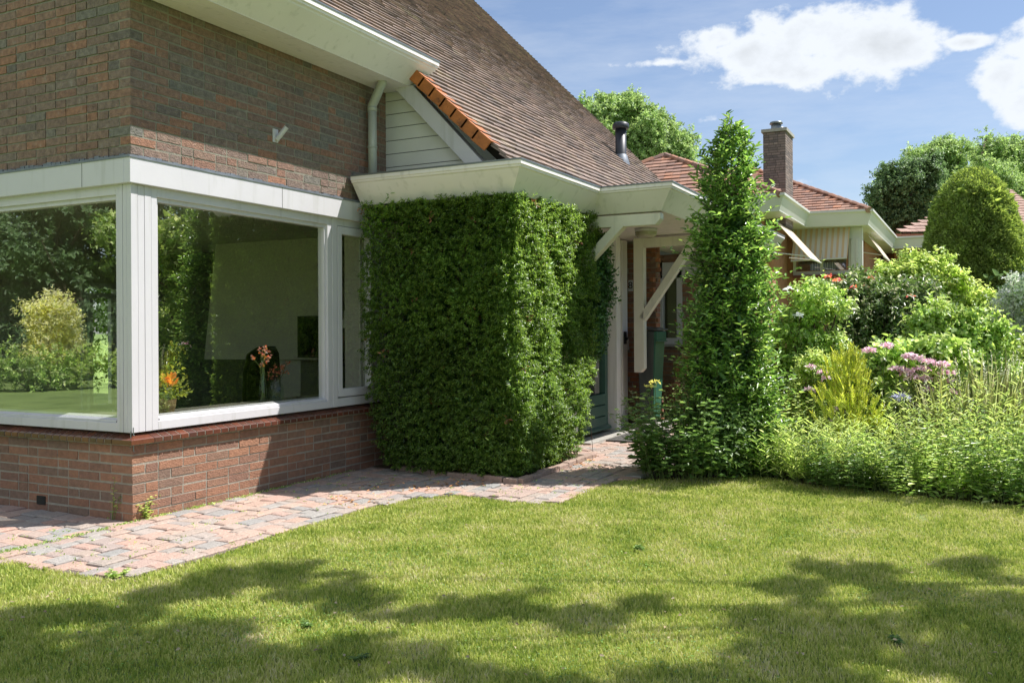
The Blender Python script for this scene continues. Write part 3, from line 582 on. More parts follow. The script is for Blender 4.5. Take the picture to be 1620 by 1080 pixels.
# ---------------------------------------------------------------- leaves
def frames(N):
    N=N/np.maximum(np.linalg.norm(N,axis=1,keepdims=True),1e-9); a=np.where(np.abs(N[:,2:3])<.9,np.array([[0,0,1.]]),np.array([[1.,0,0]])); s=np.cross(N,a); s/=np.linalg.norm(s,axis=1,keepdims=True); return N,s,np.cross(s,N)
def leafmesh(name,P,D,N,L,W,m,parent=None,fold=.25,curl=.15,tip=.55):
    """one leaf per point P, growing along D, facing N. six corners, folded along the midrib"""
    n=len(P); D=D/np.maximum(np.linalg.norm(D,axis=1,keepdims=True),1e-9); Sd=np.cross(D,N); Sd/=np.maximum(np.linalg.norm(Sd,axis=1,keepdims=True),1e-9); N=np.cross(Sd,D)
    L=np.broadcast_to(L,(n,))[:,None]; W=np.broadcast_to(W,(n,))[:,None]
    v=np.empty((n,6,3)); v[:,0]=P; v[:,3]=P+D*L-N*L*curl
    f=N*W*fold
    v[:,1]=P+D*L*.28+Sd*W*.5+f; v[:,2]=P+D*L*.68+Sd*W*.36*(1 if tip else 1)+f*.7-N*L*curl*.45
    v[:,5]=P+D*L*.28-Sd*W*.5+f; v[:,4]=P+D*L*.68-Sd*W*.36+f*.7-N*L*curl*.45
    idx=(np.arange(n)[:,None]*6+np.array([[0,1,2,3,0,3,4,5]])).ravel()
    me=bpy.data.meshes.new(name); me.vertices.add(n*6); me.vertices.foreach_set('co',v.astype(np.float32).ravel()); me.loops.add(n*8); me.loops.foreach_set('vertex_index',idx.astype(np.int32)); me.polygons.add(n*2); me.polygons.foreach_set('loop_start',np.arange(0,n*8,4,dtype=np.int32)); me.polygons.foreach_set('loop_total',np.full(n*2,4,dtype=np.int32)); me.update(calc_edges=True)
    return link(name,me,m,parent)
def rdir(rg,n): v=rg.normal(size=(n,3)); return v/np.linalg.norm(v,axis=1,keepdims=True)
def scatter_leaves(name,P,OUT,rg,L,W,m,parent=None,up=.3,spread=.9,Lv=.25,face=.9,**k):
    n=len(P); D=OUT*.6+rdir(rg,n)*spread+np.array([0,0,up]); Nn=np.array([0,0,.8])+OUT*face+rdir(rg,n)*.7
    s=1+rg.uniform(-Lv,Lv,n); return leafmesh(name,P,D,Nn,L*s,W*s,m,parent,**k)
def sprigs(name,P,OUT,rg,L,W,m,parent=None,up=.3,spread=.7,k=7,tl=.12,curl=.2,Lv=.25,open_=1.,twigs=None,nv=.45,zmin=.01,sunb=.6):
    """short twigs starting at the points, each with k leaves set in a spiral"""
    n=len(P); d=OUT+rdir(rg,n)*spread+np.array([0,0,up]); d/=np.linalg.norm(d,axis=1,keepdims=True); tl=tl*(1+rg.uniform(-.35,.35,n))
    _,a,b=frames(d.copy()); f=(np.arange(k)+.6)/k; ang=np.arange(k)*2.4+rg.uniform(0,6.28,(n,1))
    rad=a[:,None]*np.cos(ang)[...,None]+b[:,None]*np.sin(ang)[...,None]
    Q=P[:,None]+d[:,None]*(tl[:,None]*f)[...,None]; Q[...,2]-=(tl[:,None]*f**2*.12); D=rad*open_+d[:,None]*.75; Nn=d[:,None]*.8+np.array([0,0,.35])-rad*.25+sunb*np.array(SUN)
    Q=Q.reshape(-1,3);D=D.reshape(-1,3);Nn=Nn.reshape(-1,3)+rdir(rg,n*k)*nv; kp=Q[:,2]>zmin; s=(1.1-.35*np.broadcast_to(f,(n,k)).ravel())*(1+rg.uniform(-Lv,Lv,n*k))
    return leafmesh(name,Q[kp],D[kp],Nn[kp],(L*s)[kp],(W*s)[kp],m,parent,curl=curl)
def blob_points(rg,cs,rs,n,shell=.55,squash=(1,1,1)):
    """points in the outer shell of several lumps, sized by surface"""
    cs=np.array(cs,float);rs=np.array(rs,float);pr=rs**2/np.sum(rs**2); i=rg.choice(len(cs),n,p=pr); d=rdir(rg,n)*np.array(squash); r=rs[i][:,None]*(shell+(1-shell)*rg.random((n,1))**.6)
    return cs[i]+d*r,d
def shrub(name,label,cat,base,lobes,nleaf,L,W,m,seed=1,stems=5,up=.25,spread=.9,shell=.35,group=None,bark=BARK,stemr=.02,curl=.15,twig=0):
    """lobes: list of (dx,dy,z,r) lumps; each lump is broken into smaller ones"""
    rg=np.random.default_rng(seed); t=thing(name,base,label,cat,group); bx,by,bz=[float(v) for v in base]
    cs=[];rs=[]
    for (dx,dy,z,r) in lobes:
        k=max(4,int(10*min(1.5,r/.4))); 
        for _ in range(k):
            d=rdir(rg,1)[0]*r*.72*rg.random()**.4; cs.append((bx+dx+d[0],by+dy+d[1],max(.05,z+d[2]))); rs.append(r*rg.uniform(.28,.52))
    P,O=blob_points(rg,cs,rs,nleaf,shell); keep=P[:,2]>bz+.01; P=P[keep];O=O[keep]
    P=P[:len(P)//5];O=O[:len(O)//5]; sprigs('foliage',P,O,rg,L*.92,W*.92,m,t,up=up,spread=spread*.8,curl=curl,k=7,tl=L*2.1)
    mb=MB()
    for k in range(stems):
        c=cs[int(rg.integers(len(cs)))]; a=rg.normal(size=2)*.06; mid=((bx+c[0])/2+rg.normal()*.04,(by+c[1])/2+rg.normal()*.04,(bz+c[2])*.45)
        mb.tube([(bx+a[0],by+a[1],bz-.03),mid,c],[stemr,stemr*.7,stemr*.3],6)
    for c in cs[::2]:
        j=cs[int(rg.integers(len(cs)))]; mb.tube([c,((c[0]+j[0])/2,(c[1]+j[1])/2,(c[2]+j[2])/2-.03)],[stemr*.35,stemr*.3],5)
    mb.build('stem',bark,t,smooth=True)
    return t
def stalks(name,label,cat,base,rx,ry,h,nst,L,W,m,seed=1,per=14,lean=.25,up=.6,group=None,leafstart=.15,hv=.25,stemr=.0025,curl=.25,stem_m=None,poly=None):
    """upright stems, each with leaves up its length"""
    rg=np.random.default_rng(seed); t=thing(name,base,label,cat,group); bx,by,bz=[float(v) for v in base]
    a=rg.uniform(0,2*np.pi,nst); r=np.sqrt(rg.random(nst)); S0=np.stack([bx+rx*r*np.cos(a),by+ry*r*np.sin(a),np.full(nst,bz)],1)
    if poly is not None:
        pts=[]
        xs=[p[0] for p in poly];ys=[p[1] for p in poly]
        while len(pts)<nst:
            x=rg.uniform(min(xs),max(xs));y=rg.uniform(min(ys),max(ys))
            if inpoly(x,y,poly): pts.append((x,y,bz))
        S0=np.array(pts)
    H=h*(1+rg.uniform(-hv,hv,nst)); ln=np.stack([(S0[:,0]-bx)/max(rx,.01),(S0[:,1]-by)/max(ry,.01),np.zeros(nst)],1)*lean*(0 if poly is not None else 1)+rg.normal(size=(nst,3))*.12; ln[:,2]=0
    TP=S0+np.concatenate([ln[:,:2]*H[:,None],H[:,None]],1)
    tt=leafstart+(1-leafstart)*(np.arange(per)+.5)/per; T=np.broadcast_to(tt,(nst,per))+rg.uniform(-.03,.03,(nst,per))
    mid=S0+np.concatenate([ln[:,:2]*H[:,None]*.25,H[:,None]*.5],1)
    P=(1-T[...,None])**2*S0[:,None]+2*T[...,None]*(1-T[...,None])*mid[:,None]+T[...,None]**2*TP[:,None]; P=P.reshape(-1,3); n=len(P)
    az=(np.arange(nst*per)*2.4+rg.uniform(0,.6,n)); O=np.stack([np.cos(az),np.sin(az),np.zeros(n)],1)
    D=O+np.array([0,0,up]); s=(1.15-.55*T.ravel())*(1+rg.uniform(-.2,.2,n)); leafmesh('foliage',P,D,np.array([0,0,1.])+O*-.3+rdir(rg,n)*.3,L*s,W*s,m,t,curl=curl)
    mb=MB()
    for i in range(nst): mb.tube([S0[i],mid[i],TP[i]],[stemr,stemr*.8,stemr*.4],4,cap=False)
    mb.build('stem',stem_m or STEMG,t)
    return t,TP
def tree(name,label,base,trunkh,trunkr,lobes,nleaf,L,W,m,seed=1,group=None,shell=.25,limbs=9,sub=24):
    rg=np.random.default_rng(seed); t=thing(name,base,label,'tree',group); bx,by,bz=[float(v) for v in base]; cs=[];rs=[]
    for (x,y,z,r) in lobes:
        for _ in range(sub):
            d=rdir(rg,1)[0]*r*.8*rg.random()**.35; cs.append((x+d[0],y+d[1],z+d[2]*.85)); rs.append(r*rg.uniform(.12,.3))
    P,O=blob_points(rg,cs,rs,nleaf,shell,(1,1,.75))
    P=P[:len(P)//5];O=O[:len(O)//5]; sprigs('crown',P,O,rg,L*.8,W*.8,m,t,up=.1,spread=.9,k=9,tl=L*2.2,nv=.8)
    mb=MB(); top=(bx+rg.normal()*.2,by+rg.normal()*.2,bz+trunkh)
    mb.tube([(bx,by,bz-.1),(bx+rg.normal()*.08,by+rg.normal()*.08,bz+trunkh*.5),top],[trunkr*1.25,trunkr,trunkr*.8],10)
    for k in range(limbs):
        l=lobes[k%len(lobes)]; e=(l[0]+rg.normal()*.3*l[3],l[1]+rg.normal()*.3*l[3],l[2]+rg.normal()*.3*l[3]); mid=((top[0]*.6+e[0]*.4),(top[1]*.6+e[1]*.4),(top[2]*.45+e[2]*.55))
        mb.tube([top,mid,e],[trunkr*.55,trunkr*.33,trunkr*.1],7)
        for c in [cs[i] for i in range(len(cs)) if rg.random()<3.5/len(lobes)/3 and np.linalg.norm(np.array(cs[i])-np.array(e))<l[3]]:
            mb.tube([e,c],[trunkr*.1,trunkr*.04],5)
    mb.build('trunk',BARK,t,smooth=True)
    return t
rg=np.random.default_rng(5)
# ---- leaf materials (albedo from life)
def LG(*a,k=2.15): return [tuple(min(.8,v*k) for v in S(*c)[:3])+(1,) for c in a]
LH=leafmat('hedge_leaf',LG(*[tuple(x*1. for x in c) for c in ((52,74,24),(70,96,32),(90,116,42),(60,84,28),(102,124,44))],k=1.75),.3,.48,spec=.5)
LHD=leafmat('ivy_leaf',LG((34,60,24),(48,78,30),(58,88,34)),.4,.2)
LC=leafmat('laurel_leaf',LG((50,76,28),(66,96,36),(92,124,48),(58,86,34),(122,146,64),k=2.2),.27,.36,spec=.6)
LP_=leafmat('perennial_leaf',LG((60,88,38),(76,104,46),(100,126,58),k=1.5),.42,.35)
LLIME=leafmat('lime_leaf',LG((100,120,52),(122,142,64),(146,158,86),(84,106,46),k=1.9),.4,.4)
LMID=leafmat('mid_leaf',LG((74,100,40),(98,122,50),(126,144,68),(78,104,44),(156,164,108)),.34,.34)
LPHO=leafmat('photinia_leaf',LG((56,82,36),(72,98,44),(92,114,56),(62,86,38),(176,176,140),k=1.5),.3,.3)
LPAL=leafmat('pale_leaf',LG((110,130,60),(132,150,74),(154,166,96),(98,120,50),k=1.75),.45,.35)
LGOLD=leafmat('golden_leaf',LG((136,148,46),(156,162,56),(124,138,46),(168,168,80),k=1.7),.55,.35)
LSILV=leafmat('silver_leaf',LG((150,160,132),(178,184,160),(110,130,88),(196,198,180)),.5,.3)
LYEW=leafmat('yew_leaf',LG((70,88,34),(88,106,42),(110,126,52),(78,94,38),k=2.3),.6,.3)
LTREE=leafmat('tree_leaf',LG((84,106,56),(100,122,66),(118,138,80),(76,98,50),k=2.),.5,.32)
LTREED=leafmat('dark_tree_leaf',LG((62,86,50),(78,102,60),(94,118,72),k=1.6),.5,.3)
LVAR=leafmat('variegated_leaf',LG((186,176,112),(204,194,136),(160,158,84),(132,142,66)),.5,.3)
LRED=leafmat('reddish_leaf',LG((96,64,48),(118,84,62),(88,76,48),(120,104,70)),.5,.3)

# ---- clipped hedge block
def hedge():
    t=thing('clipped_hedge',(3.2,-.95,0),'large block of clipped laurel hedge under the white eaves','hedge'); rg=np.random.default_rng(3)
    n=62000; z=rg.random(n)*2.40+.04
    f=rg.random(n); 
    # footprint 2.45..4.25 x -1.62..-.12, tapering at the foot and rounded at the right
    tz=np.clip(z/.9,0,1)**.5; x0=2.44+.10*(1-tz); x1=4.28-.55*(1-np.clip(z/1.3,0,1)**.7); y0=-1.66+.10*(1-tz)-.03*np.sin(z*3); y1=-.10-.30*(1-tz)
    bulge=.035*np.sin(z*5+rg.random(n)*.0)+.03*np.sin(f*9+z*4)
    dep=rg.random(n)**1.6*.22-.03
    P=np.empty((n,3)); O=np.zeros((n,3)); u=rg.random(n)
    A=f<.40; B=(f>=.40)&(f<.80); Cc=(f>=.80)&(f<.90); T=f>=.90
    P[A]=np.stack([x0+dep-bulge*.5,y0+(y1-y0)*u,z],1)[A]; O[A]=(-1,0,.1)
    P[B]=np.stack([x0+(x1-x0)*u,y0+dep-bulge*.5,z],1)[B]; O[B]=(0,-1,.15)
    P[Cc]=np.stack([x1-dep,y0+(y1-y0)*u,z],1)[Cc]; O[Cc]=(1,0,.1)
    tx=x0+(x1-x0)*u; P[T]=np.stack([tx,y0+(y1-y0)*rg.random(n),2.43-dep*.6-.0*tx+.02*np.sin(tx*7)],1)[T]; O[T]=(0,0,1)
    # slightly rounded corner
    r=.10; cx=x0+r; cy=y0+r; m_=(P[:,0]<cx)&(P[:,1]<cy)&(A|B); v=np.stack([P[:,0]-cx,P[:,1]-cy],1); l=np.maximum(np.abs(v).max(1),1e-6); l2=np.linalg.norm(v,axis=1)+1e-6; sc=l/l2
    P[m_,0]=(cx+v[:,0]*sc)[m_]; P[m_,1]=(cy+v[:,1]*sc)[m_]
    nz=np.sin(P[:,0]*11+P[:,2]*7)*np.sin(P[:,1]*9+P[:,2]*5+1)*.03; P+=O*nz[:,None]
    sel=rg.random(n)<.32; sprigs('foliage',P[sel]-O[sel]*.02,O[sel],rg,.030,.0135,LH,t,up=.45,spread=.45,k=8,tl=.055,curl=.2,sunb=1.5)
    # stray shoots
    n=90; Q=P[rg.choice(len(P),n,replace=False)]; PP=[];DD=[]
    for q in Q:
        d=np.array([rg.normal()*.3-.2,rg.normal()*.3-.3,1.]); d/=np.linalg.norm(d)
        for k in range(9): PP.append(q+d*.018*k); a=rg.uniform(0,6.3); DD.append(d*.6+np.array([math.cos(a),math.sin(a),0]))
    PP=np.array(PP);DD=np.array(DD); leafmesh('shoot',PP,DD,rdir(rg,len(PP))+np.array([0,0,1]),.045,.015,LC,t)
    dc=P[A|B][rg.choice((A|B).sum(),34,replace=False)]; DP=np.repeat(dc,9,0)+rg.normal(size=(34*9,3))*.018; leafmesh('dead_foliage',DP,rdir(rg,len(DP)),rdir(rg,len(DP)),.036,.016,leafmat('dead_brown',LG((132,84,52),(150,104,66),(112,76,50),k=1.1),.8,.15),t,curl=.4)
    mb=MB()
    for k in range(26):
        x,y=rg.uniform(2.7,3.7),rg.uniform(-1.45,-.35); mb.tube([(x,y,-.02),(x+rg.normal()*.1,y+rg.normal()*.1,1.),(x+rg.normal()*.2,y+rg.normal()*.2,2.2)],[.022,.015,.006],6)
    mb.build('stem',BARK,t)
    # inner twigs that keep light from passing
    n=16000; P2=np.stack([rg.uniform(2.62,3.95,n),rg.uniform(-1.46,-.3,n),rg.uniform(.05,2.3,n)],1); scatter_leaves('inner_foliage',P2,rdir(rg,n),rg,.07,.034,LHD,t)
hedge()
shrub('ivy_climber','dark leafy climber at the far end of the clipped hedge','climber',(4.56,-1.5,0),[(0,-.02,2.1,.2),(.02,-.03,1.8,.22),(.0,0,1.5,.2),(-.1,.05,1.15,.18),(-.2,.0,1.3,.22)],11000,.06,.028,LHD,seed=9,up=-.2,stems=1,stemr=.003)

# edging stones
def edging():
    t=MB(); rgp=random.Random(2); line=[(2.62,-.36),(2.44,-1.70),(4.2,-1.66)]
    for (a,b) in zip(line,line[1:]):
        a=Vector(a);b=Vector(b);d=(b-a); L=d.length; d.normalize(); s=0
        while s<L-.05:
            l=min(rgp.uniform(.18,.22),L-s); p=a+d*s; q=a+d*(s+l-.008); n=Vector((-d.y,d.x))*.035; h=.055+rgp.uniform(-.006,.006)
            P=[(p-n),(q-n),(q+n),(p+n)]; P=[(c.x+rgp.uniform(-.004,.004),c.y+rgp.uniform(-.004,.004)) for c in P]
            t.hexa([(x,y,-.02) for x,y in P]+[(x,y,h) for x,y in P]); s+=l
    o=t.build('kerb_edging',mat('edging_stone',[S(166,138,122),S(150,132,120),S(176,148,134)],.92,island=True,var=.2,nscale=30,bump=.8,bscale=110),bevel=.008)
    tag(o,'low row of pinkish edging stones around the foot of the clipped hedge','edging')
    sheet('hedge_soil',[(2.64,-.05),(2.46,-1.68),(4.2,-1.64),(4.3,-1.0),(3,-1.0),(3,-.05)],.022,SOIL)
edging()
# doormat
m=MB(); a=G(935,700); m.box((5.35,-1.78,.016),(6.55,-1.34,.032)); o=m.build('doormat',mat('mat_fibre',[S(70,68,66),S(98,95,90)],.98,var=.3,nscale=60,bump=1,bscale=200)); tag(o,'dark grey doormat lying before the green front door','doormat')
# wheelie bin
def bin_():
    x0,x1=6.62,7.02; y1=float(on(1006,560,0,6.62)[1]); y0=float(on(1033,560,0,6.62)[1])-.02; zb,ztp=.10,1.27
    t=thing('wheelie_bin',((x0+x1)/2,(y0+y1)/2,zb),'tall grey and green wheelie bin standing by the brick porch pier','bin')
    m=MB(); i=.045
    m.hexa([(x0+i,y0+i,zb),(x1-i,y0+i,zb),(x1-i,y1-i,zb),(x0+i,y1-i,zb),(x0,y0,ztp),(x1,y0,ztp),(x1,y1,ztp),(x0,y1,ztp)]); m.build('body',BINGREY,t,bevel=.015)
    m=MB(); m.hexa([(x0+.05,y0+.035,zb+.05),(x1-.06,y0+.035,zb+.05),(x1-.06,y0+.05,zb+.05),(x0+.05,y0+.05,zb+.05),(x0+.005,y0-.012,ztp-.13),(x1-.01,y0-.012,ztp-.13),(x1-.01,y0+.01,ztp-.13),(x0+.005,y0+.01,ztp-.13)]); m.box((x0,y0-.03,ztp-.125),(x1,y0+.01,ztp-.01)); m.box((x0-.008,y0-.05,ztp-.14),(x1,y0-.01,ztp-.125)); m.build('front_panel',BINGREEN,t,bevel=.006)
    m=MB(); m.hexa([(x0-.02,y0-.05,ztp),(x1+.02,y0-.05,ztp),(x1+.02,y1+.03,ztp+.02),(x0-.02,y1+.03,ztp+.02),(x0-.02,y0-.05,ztp+.025),(x1+.02,y0-.05,ztp+.025),(x1,y1,ztp+.06),(x0,y1,ztp+.06)]); m.build('lid',BINGREY,t,bevel=.01)
    for yy in (y0+.1,y1-.1):
        m=MB(); m.tube([(x1-.03,yy-.02,zb+.06),(x1-.03,yy+.02,zb+.06)],.09,16); m.build('wheel',BLACKP,t)
    m=MB(); m.box((6.5,y0-.1,-.02),(7.09,y1+.05,.098)); o=m.build('stone_block',CONC,bevel=.005); tag(o,'low concrete slab carrying the wheelie bin','slab')
bin_()

# ---- things inside the corner window
def indoor():
    # television
    c=[on(472,500,0,4.56),on(520,566,0,4.56)]
    t=thing('television',(4.56,(c[0][1]+c[1][1])/2,1.2),'black flat television on the wall inside the large window','television')
    m=MB(); y0,y1=sorted((float(c[0][1]),float(c[1][1]))); z0,z1=sorted((float(c[0][2]),float(c[1][2]))); m.box((4.54,y0-.2,z0),(4.59,y1,z1)); m.build('casing',BLACKP,t); m=MB(); m.box((4.535,y0-.18,z0+.03),(4.539,y1-.02,z1-.02)); m.build('screen',mat('screen_black',[S(6,6,7)],.7,spec=.1),t); m=MB(); m.box((4.59,(y0+y1)/2-.05,z0+.1),(5.5,(y0+y1)/2+.05,z0+.2)); m.build('bracket',BLACKP,t)
    # armchair
    bx,by=[float(v) for v in on(441,600,0,3.2)[:2]]
    t=thing('armchair',(bx,by,.05),'dark high-backed armchair inside the window behind the vases','armchair'); DK=mat('dark_leather',[S(22,20,20),S(30,27,26)],.45)
    m=MB(); n=14
    vs=[];prof=[(.30,.30),(.55,.34),(.8,.33),(1.0,.27),(1.08,.12)]
    for z,w in prof:
        for k in range(n): a=math.pi*(.15+.7*k/(n-1)); vs.append((bx+w*.85*math.cos(a)*1.0,by+.1+w*.7*math.sin(a),z+.05))
    for z,w in prof:
        for k in range(n): a=math.pi*(.15+.7*k/(n-1)); vs.append((bx+(w+.05)*.85*math.cos(a),by+.1+(w+.06)*.75*math.sin(a),z+.05))
    fs=[]; K=len(prof)
    for o_ in(0,K*n):
        for i in range(K-1):
            for k in range(n-1): fs.append((o_+i*n+k,o_+i*n+k+1,o_+(i+1)*n+k+1,o_+(i+1)*n+k))
    for k in range(n-1): fs.append((k,k+1,K*n+k+1,K*n+k)); fs.append(((K-1)*n+k,(K-1)*n+k+1,2*K*n-n+k+1,2*K*n-n+k))
    m.add(vs,fs); m.build('backrest',DK,t,smooth=True)
    m=MB(); m.box((bx-.3,by-.3,.38),(bx+.3,by+.25,.50)); m.build('seat',DK,t,bevel=.04)
    for sx in(-.22,.22):
        for sy in(-.22,.22):
            m=MB(); m.tube([(bx+sx*1.2,by+sy*1.2,.05),(bx+sx,by+sy,.4)],[.012,.018],8); m.build('leg',BLACKP,t)
    # floor lamp
    p=at(547.5,560,10); bx,by=float(p[0]),float(p[1]); t=thing('floor_lamp',(bx,by,.05),'slim white floor lamp seen through the narrow side window','lamp'); WM=mat('lamp_white',[S(225,225,215)],.3)
    m=MB(); m.lathe((bx,by,.05),[(0,0),(.14,0),(.14,.02),(.0,.025)],20); m.build('base',WM,t); m=MB(); m.tube([(bx,by,.06),(bx,by,1.72)],.011,10); m.build('pole',WM,t)
    m=MB(); q=at(549,505,10); m.lathe((float(q[0]),float(q[1]),float(q[2])-.1),[(.085,0),(.075,.06),(.04,.11),(.03,.2),(.0,.2)],20); m.build('lamp_shade',WM,t,smooth=True)
    # vases on the inner sill
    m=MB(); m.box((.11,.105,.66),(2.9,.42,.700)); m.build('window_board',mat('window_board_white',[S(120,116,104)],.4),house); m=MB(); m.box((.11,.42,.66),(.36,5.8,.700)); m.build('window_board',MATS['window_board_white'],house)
    p=on(416,637,1,.24); x=float(p[0]); t=thing('bottle_vase',(x,.24,.70),'slender glass vase with pink and orange flowers on the sill','vase')
    m=MB(); m.lathe((x,.24,.70),[(0,.004),(.034,.004),(.036,.02),(.03,.12),(.018,.22),(.015,.28),(.018,.30)],20); m.build('vessel',GLASSV,t,smooth=True)
    m=MB(); heads=[(-.03,.0,.43),(.02,0,.45),(.05,.01,.42),(.0,.0,.40),(.07,0,.37),(-.11,.0,.37),(.03,.0,.34),(.0,0,.31)]
    for h in heads: m.tube([(x,.24,.72),(x+h[0]*.3,.24+h[1],1.0),(x+h[0],.24+h[1],.70+h[2])],.0025,5)
    m.build('stem',STEMG,t); rg=np.random.default_rng(4); FP=leafmat('petal_mixed',LG((226,120,96),(236,170,160),(214,80,40),(230,130,50)),.5,.4)
    
    for h in heads: P=np.array([[x+h[0],.24+h[1],.70+h[2]]])+rg.normal(size=(12,3))*.009; scatter_leaves('flower',P,rdir(rg,len(P)),rg,.022,.016,FP,t)
    p=on(437,634,1,.24); x=float(p[0]); t=thing('jar_vase',(x,.24,.70),'wide glass jar with dried reddish flowers on the sill','vase')
    m=MB(); m.lathe((x,.24,.70),[(0,.004),(.058,.004),(.063,.02),(.064,.11),(.045,.15),(.04,.165),(.044,.18)],24); m.build('vessel',GLASSV,t,smooth=True)
    m=MB(); hs=[(-.05,0,.25),(-.02,0,.28),(.05,0,.26),(.09,0,.28),(.11,0,.24),(-.07,0,.21),(.02,0,.23),(.13,0,.31)]
    for h in hs: m.tube([(x,.24,.72),(x+h[0]*.4,.24,.88),(x+h[0],.24,.70+h[2])],.002,5)
    m.build('stem',BARK,t); FR=leafmat('petal_dried',LG((150,70,50),(176,90,60),(120,60,50)),.7,.3)
    
    for h in hs: P=np.array([[x+h[0],.24,.70+h[2]]])+rg.normal(size=(10,3))*.012; scatter_leaves('flower',P,rdir(rg,len(P)),rg,.022,.015,FR,t)
    # basket with yellow-green plant and orange bloom
    p=on(262,655,1,.2); x=float(p[0]); t=thing('plant_basket',(x,.22,.70),'wicker basket with yellow-green sprigs and an orange bloom in the corner','basket')
    m=MB(); m.lathe((x,.22,.70),[(0,0),(.07,0),(.085,.05),(.09,.10),(.085,.10),(.07,.03)],20); m.tube([(x+.088*math.cos(a),.22,.80+.13*math.sin(a)) for a in np.linspace(0,math.pi,12)],.006,6); m.build('basket',mat('wicker',[S(120,92,60),S(160,130,90)],.8,var=.4,nscale=90,bump=1,bscale=160),t)
    P=[];D=[]; rg=np.random.default_rng(8)
    tips=[(.14,.0,.27),(.18,-.02,.2),(.22,0,.13),(.24,-.03,.08),(.1,.02,.3),(-.02,0,.2),(.16,-.03,.05),(.12,-.02,.15)]
    for q in tips:
        for k in range(22):
            s=.3+.7*k/22; P.append((x+q[0]*s+rg.normal()*.012,.2+q[1]*s+rg.normal()*.012,.78+q[2]*s+rg.normal()*.012))
    P=np.array(P); scatter_leaves('foliage',P,rdir(rg,len(P)),rg,.03,.018,LGOLD,t); m=MB(); [m.tube([(x,.2,.76),(x+q[0],.2+q[1],.78+q[2])],.0025,5) for q in tips]; m.build('stem',STEMG,t)
    P=np.array([[x+.02,.19,.93]])+rg.normal(size=(30,3))*np.array([.02,.012,.03]); scatter_leaves('flower',P,rdir(rg,30),rg,.05,.035,leafmat('petal_orange',LG((232,96,24),(240,130,40)),.5,.4),t,up=1)
indoor()

# ---------------------------------------------------------------- neighbour's house
NB=thing('neighbour_house',(22,0,0),'split-level brick house with striped awnings and stepped white eaves behind the shrubs','house')
NW=mat('far_white_paint',[S(204,203,198)],.5,var=.03,nscale=1); NBR=mat('far_brick',[S(150,104,84),S(168,118,94),S(136,98,84)],.9,var=.25,nscale=7)
ZE=4.5; FH=.42
m=MB(); line=[(17.55,8.),(17.55,-1.15),(21.4,-1.13),(21.7,-2.72),(30.1,-2.75),(30.1,-9.)]
line=[(17.55,8.),(17.55,-1.15),(21.45,-1.13),(21.75,-2.72),(30.2,-2.75),(30.2,-9.)]
sweep(m,line,[(0,ZE),(0.0,ZE-.06),(.05,ZE-.1),(.16,ZE-FH),(.2,ZE-FH),(.2,ZE)]); m.build('eaves_fascia',NW,NB)
m=MB(); m.prism([(17.7,8),(17.7,-1.0),(21.6,-1.0),(21.9,-2.58),(30.3,-2.6),(30.3,-9),(34,-9),(34,8)],2,ZE-FH+.01,ZE-FH+.04); m.build('soffit',NW,NB)
m=MB(); m.prism([(18.35,8),(18.35,-.35),(22.4,-.35),(22.4,-2.0),(31,-2.0),(31,-9),(34,-9),(34,8)],2,-.05,2.92); m.build('wall',NBR,NB)
m=MB(); m.prism([(22.4,-1.95),(22.4,-2.0),(34,-2.0),(34,-1.95)],2,2.92,ZE-FH); m.prism([(18.35,8),(18.35,-.35),(22.45,-.35),(22.45,-.6),(22.6,-.6),(22.6,8)],2,2.92,ZE-FH); m.build('upper_wall',NBR,NB)
# window facing us with frame and striped awning
wy=[float(on(1255,420,0,22.4)[1]),float(on(1347,420,0,22.4)[1])]; zb=float(on(1300,431,0,22.4)[2]); zt2=ZE-FH
m=MB(); y0,y1=min(wy),max(wy)
m.box((22.36,y0,zb-.06),(22.5,y1,zb+.04)); m.box((22.363,y0+.002,zb+.04),(22.5,y0+.07,zt2-.32)); m.box((22.363,y1-.07,zb+.04),(22.5,y1-.002,zt2-.32)); m.box((22.363,(y0+y1)/2-.03,zb+.04),(22.5,(y0+y1)/2+.04,zt2)); m.box((22.30,y0-.3,zt2-.32),(22.5,y1,zt2)); m.box((22.303,y0-.3,2.9),(22.5,y0-.002,zt2-.321)); m.box((22.27,y0-.2,2.9),(22.303,y0-.14,zt2-.321))
w=m.build('window',NW,NB); m=MB(); m.add([(22.44,y0,zb),(22.44,y1,zb),(22.44,y1,zt2),(22.44,y0,zt2)],[(0,1,2,3)]); m.build('pane',GLASSN,w)
m=MB(); m.box((22.9,y0,2.5),(23.0,y1+.4,zt2)); m.box((22.6,y0+.2,zb),(22.65,y0+.3,zt2)); m.box((22.45,y0-.4,zb-.1),(23,y1+.4,zb-.06)); m.build('inner_room',mat('far_room_dark',[S(70,70,72)],.9),NB)
m=MB()
for k in range(14): u=y1-.5-.045*k; m.tube([(22.6,u-.3*(k%3)*.1,zb),(22.6,u-.3*(k%3)*.1,zb+.3)],[.02,.01],6)
m.build('window_ornament',mat('ornament_pale',[S(180,176,168)],.7),NB)
m=MB(); m.box((22.25,y0,zb-.14),(22.4,y1,zb-.07)); m.build('windowsill',mat('far_sill',[S(110,60,48)],.6),NB)
